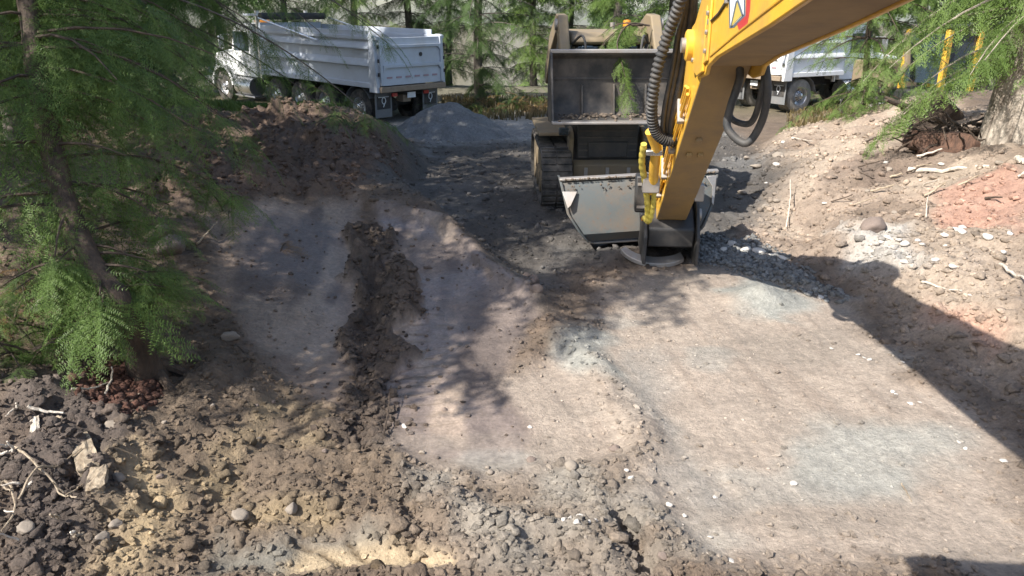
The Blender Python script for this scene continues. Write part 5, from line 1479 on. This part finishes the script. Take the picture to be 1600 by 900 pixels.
# ------------------------------------------------------------------ right bank: stumps, boulders, hidden machine
def stump(px, py, r, h, label, mat='bark', cutmat='deadwood', tilt=(0, 0), roots=6, seed=1, name='stump'):
    p = hit(px, py); rr = random.Random(seed)
    root = empty(name, (p.x, p.y, float(ground_z(p.x, p.y)) - .05), rr.uniform(0, 6), tilt[0], tilt[1]); tag(root, label, 'stump')
    n = 24; V = []; F = []
    rows = [(0, 1.35), (.12, 1.15), (.35, 1.0), (.7, .95), (1, .93)]
    ph = [rr.uniform(.85, 1.15) for _ in range(n)]
    for (t, k) in rows:
        for i in range(n):
            a = 2 * math.pi * i / n; q = r * k * (1 + (ph[i] - 1) * (1.6 - t)); V.append((q * math.cos(a), q * math.sin(a), h * t))
    for j in range(len(rows) - 1):
        for i in range(n): F.append((j * n + i, j * n + (i + 1) % n, (j + 1) * n + (i + 1) % n, (j + 1) * n + i))
    mb = MB().add(V, F)
    for k in range(roots):
        a = k * 6.28 / roots + rr.uniform(-.3, .3); L = r * rr.uniform(1.4, 2.6)
        q = [Vector((math.cos(a) * r * .7, math.sin(a) * r * .7, h * .3)), Vector((math.cos(a) * r * 1.3, math.sin(a) * r * 1.3, h * .12)), Vector((math.cos(a + .2) * L, math.sin(a + .2) * L, -.05))]
        mb.tube(catmull(q, 5), [r * .22 * (1 - i / 12) + .01 for i in range(11)], 7)
    mb.build('bark', M_[mat], root)
    top = MB().add([V[(len(rows) - 1) * n + i] for i in range(n)], [tuple(range(n))]); 
    top.v = [(x, y, z + .003 + rr.uniform(0, .02)) for x, y, z in top.v]; top.build('cut_face', M_[cutmat], root, 0, False)
    return root
stump(1432, 205, .34, .62, 'tilted stump with a pale sawn face on the right bank', 'bark', 'deadwood', (R(-35), R(-28)), 8, 5)
# uprooted root mass in front of the pale trunk
rm = hit(1490, 238); RT = empty('root_mass', (rm.x, rm.y, float(ground_z(rm.x, rm.y)))); tag(RT, 'dark tangled root mass at the foot of the pale trunk', 'roots')
mb = MB(); rr = random.Random(14)
for k in range(70):
    a = rr.uniform(0, 6.28); r0 = rr.uniform(0, .3); L = rr.uniform(.4, 1.1)
    q = [Vector((math.cos(a) * r0, math.sin(a) * r0 * .6, rr.uniform(.0, .35)))]
    for j in range(4):
        q.append(q[-1] + Vector((math.cos(a + rr.uniform(-.6, .6)) * L / 4, math.sin(a + rr.uniform(-.6, .6)) * L / 4 * .7, rr.uniform(-.16, .12))))
    mb.tube(catmull(q, 3), [.03 * rr.uniform(.4, 1) * (1 - i / 15) + .004 for i in range(13)], 5)
tag(mb.build('roots', M_['bark'], RT), kind='stuff')
V, F = ico(3, 77, .3); cl = link('soil_ball', mesh_np('soil_ball', V * np.array([.8, .5, .30]), F, M_['rot'], True), RT)
for (px, py, w, lb) in [(1388, 128, 60, 'pale boulder at the back of the right bank'), (1440, 120, 44, 'smaller pale boulder behind the right bank')]:
    p = at(px, py, 18.5); o = link('boulder', STONE_W[0]); r = w / FPX * 18.5 / 2
    o.location = (p.x, p.y, float(ground_z(p.x, p.y)) + r * .6); o.scale = (r, r * .8, r * .85); tag(o, lb, 'boulder')
for (px, py, h, lb) in [(1362, 168, .8, 'short pale post left of the stump'), (1382, 168, .7, 'pale post nearest the stump'), (1400, 160, .5, 'low pale post behind the stump')]:
    p = hit(px, py); z = float(ground_z(p.x, p.y))
    o = MB().tube([(0, 0, -.1), (.02, .01, h * .5), (.0, .02, h)], [.13, .12, .11], 10).build('post', M_['deadwood']); o.location = (p.x, p.y, z); tag(o, lb, 'post')
# yellow machine half hidden by the boughs
hm = at(1485, 130, 20.5); HM = empty('parked_machine', (hm.x, hm.y, float(ground_z(hm.x, hm.y))), R(20)); tag(HM, 'yellow machine with a glazed cab half hidden behind the right boughs', 'machine')
for (x, y) in ((-.35, 0), (.75, 0), (-.35, 1.3), (.75, 1.3)): MB().box((x, y, 1.75), (.16, .14, 1.7)).build('cab_post', M_['yellow'], HM, .02)
MB().box((.2, .65, 2.68), (1.3, 1.5, .10)).build('cab_roof', M_['black'], HM, .03)
MB().box((.2, .02, 1.85), (.94, .02, 1.3)).build('front_glass', M_['glass'], HM); MB().box((-.36, .65, 1.85), (.02, 1.16, 1.3)).build('side_glass', M_['glass'], HM)
MB().box((.1, 1.2, .75), (1.5, 3.0, .5)).build('hull', M_['black'], HM, .05); MB().box((.1, 2.4, 1.3), (1.4, 1.2, .8)).build('engine_cover', M_['yellow_old'], HM, .06)
MB().tube([(-.75, 1.4, .9), (-.78, .8, 1.7), (-.75, 1.0, 2.5)], .09, 10).build('lift_arm', M_['yellow_old'], HM)
for s in (-1, 1): track_part(HM, .1 + s * .85, .4, -.3, 2.9, .7)
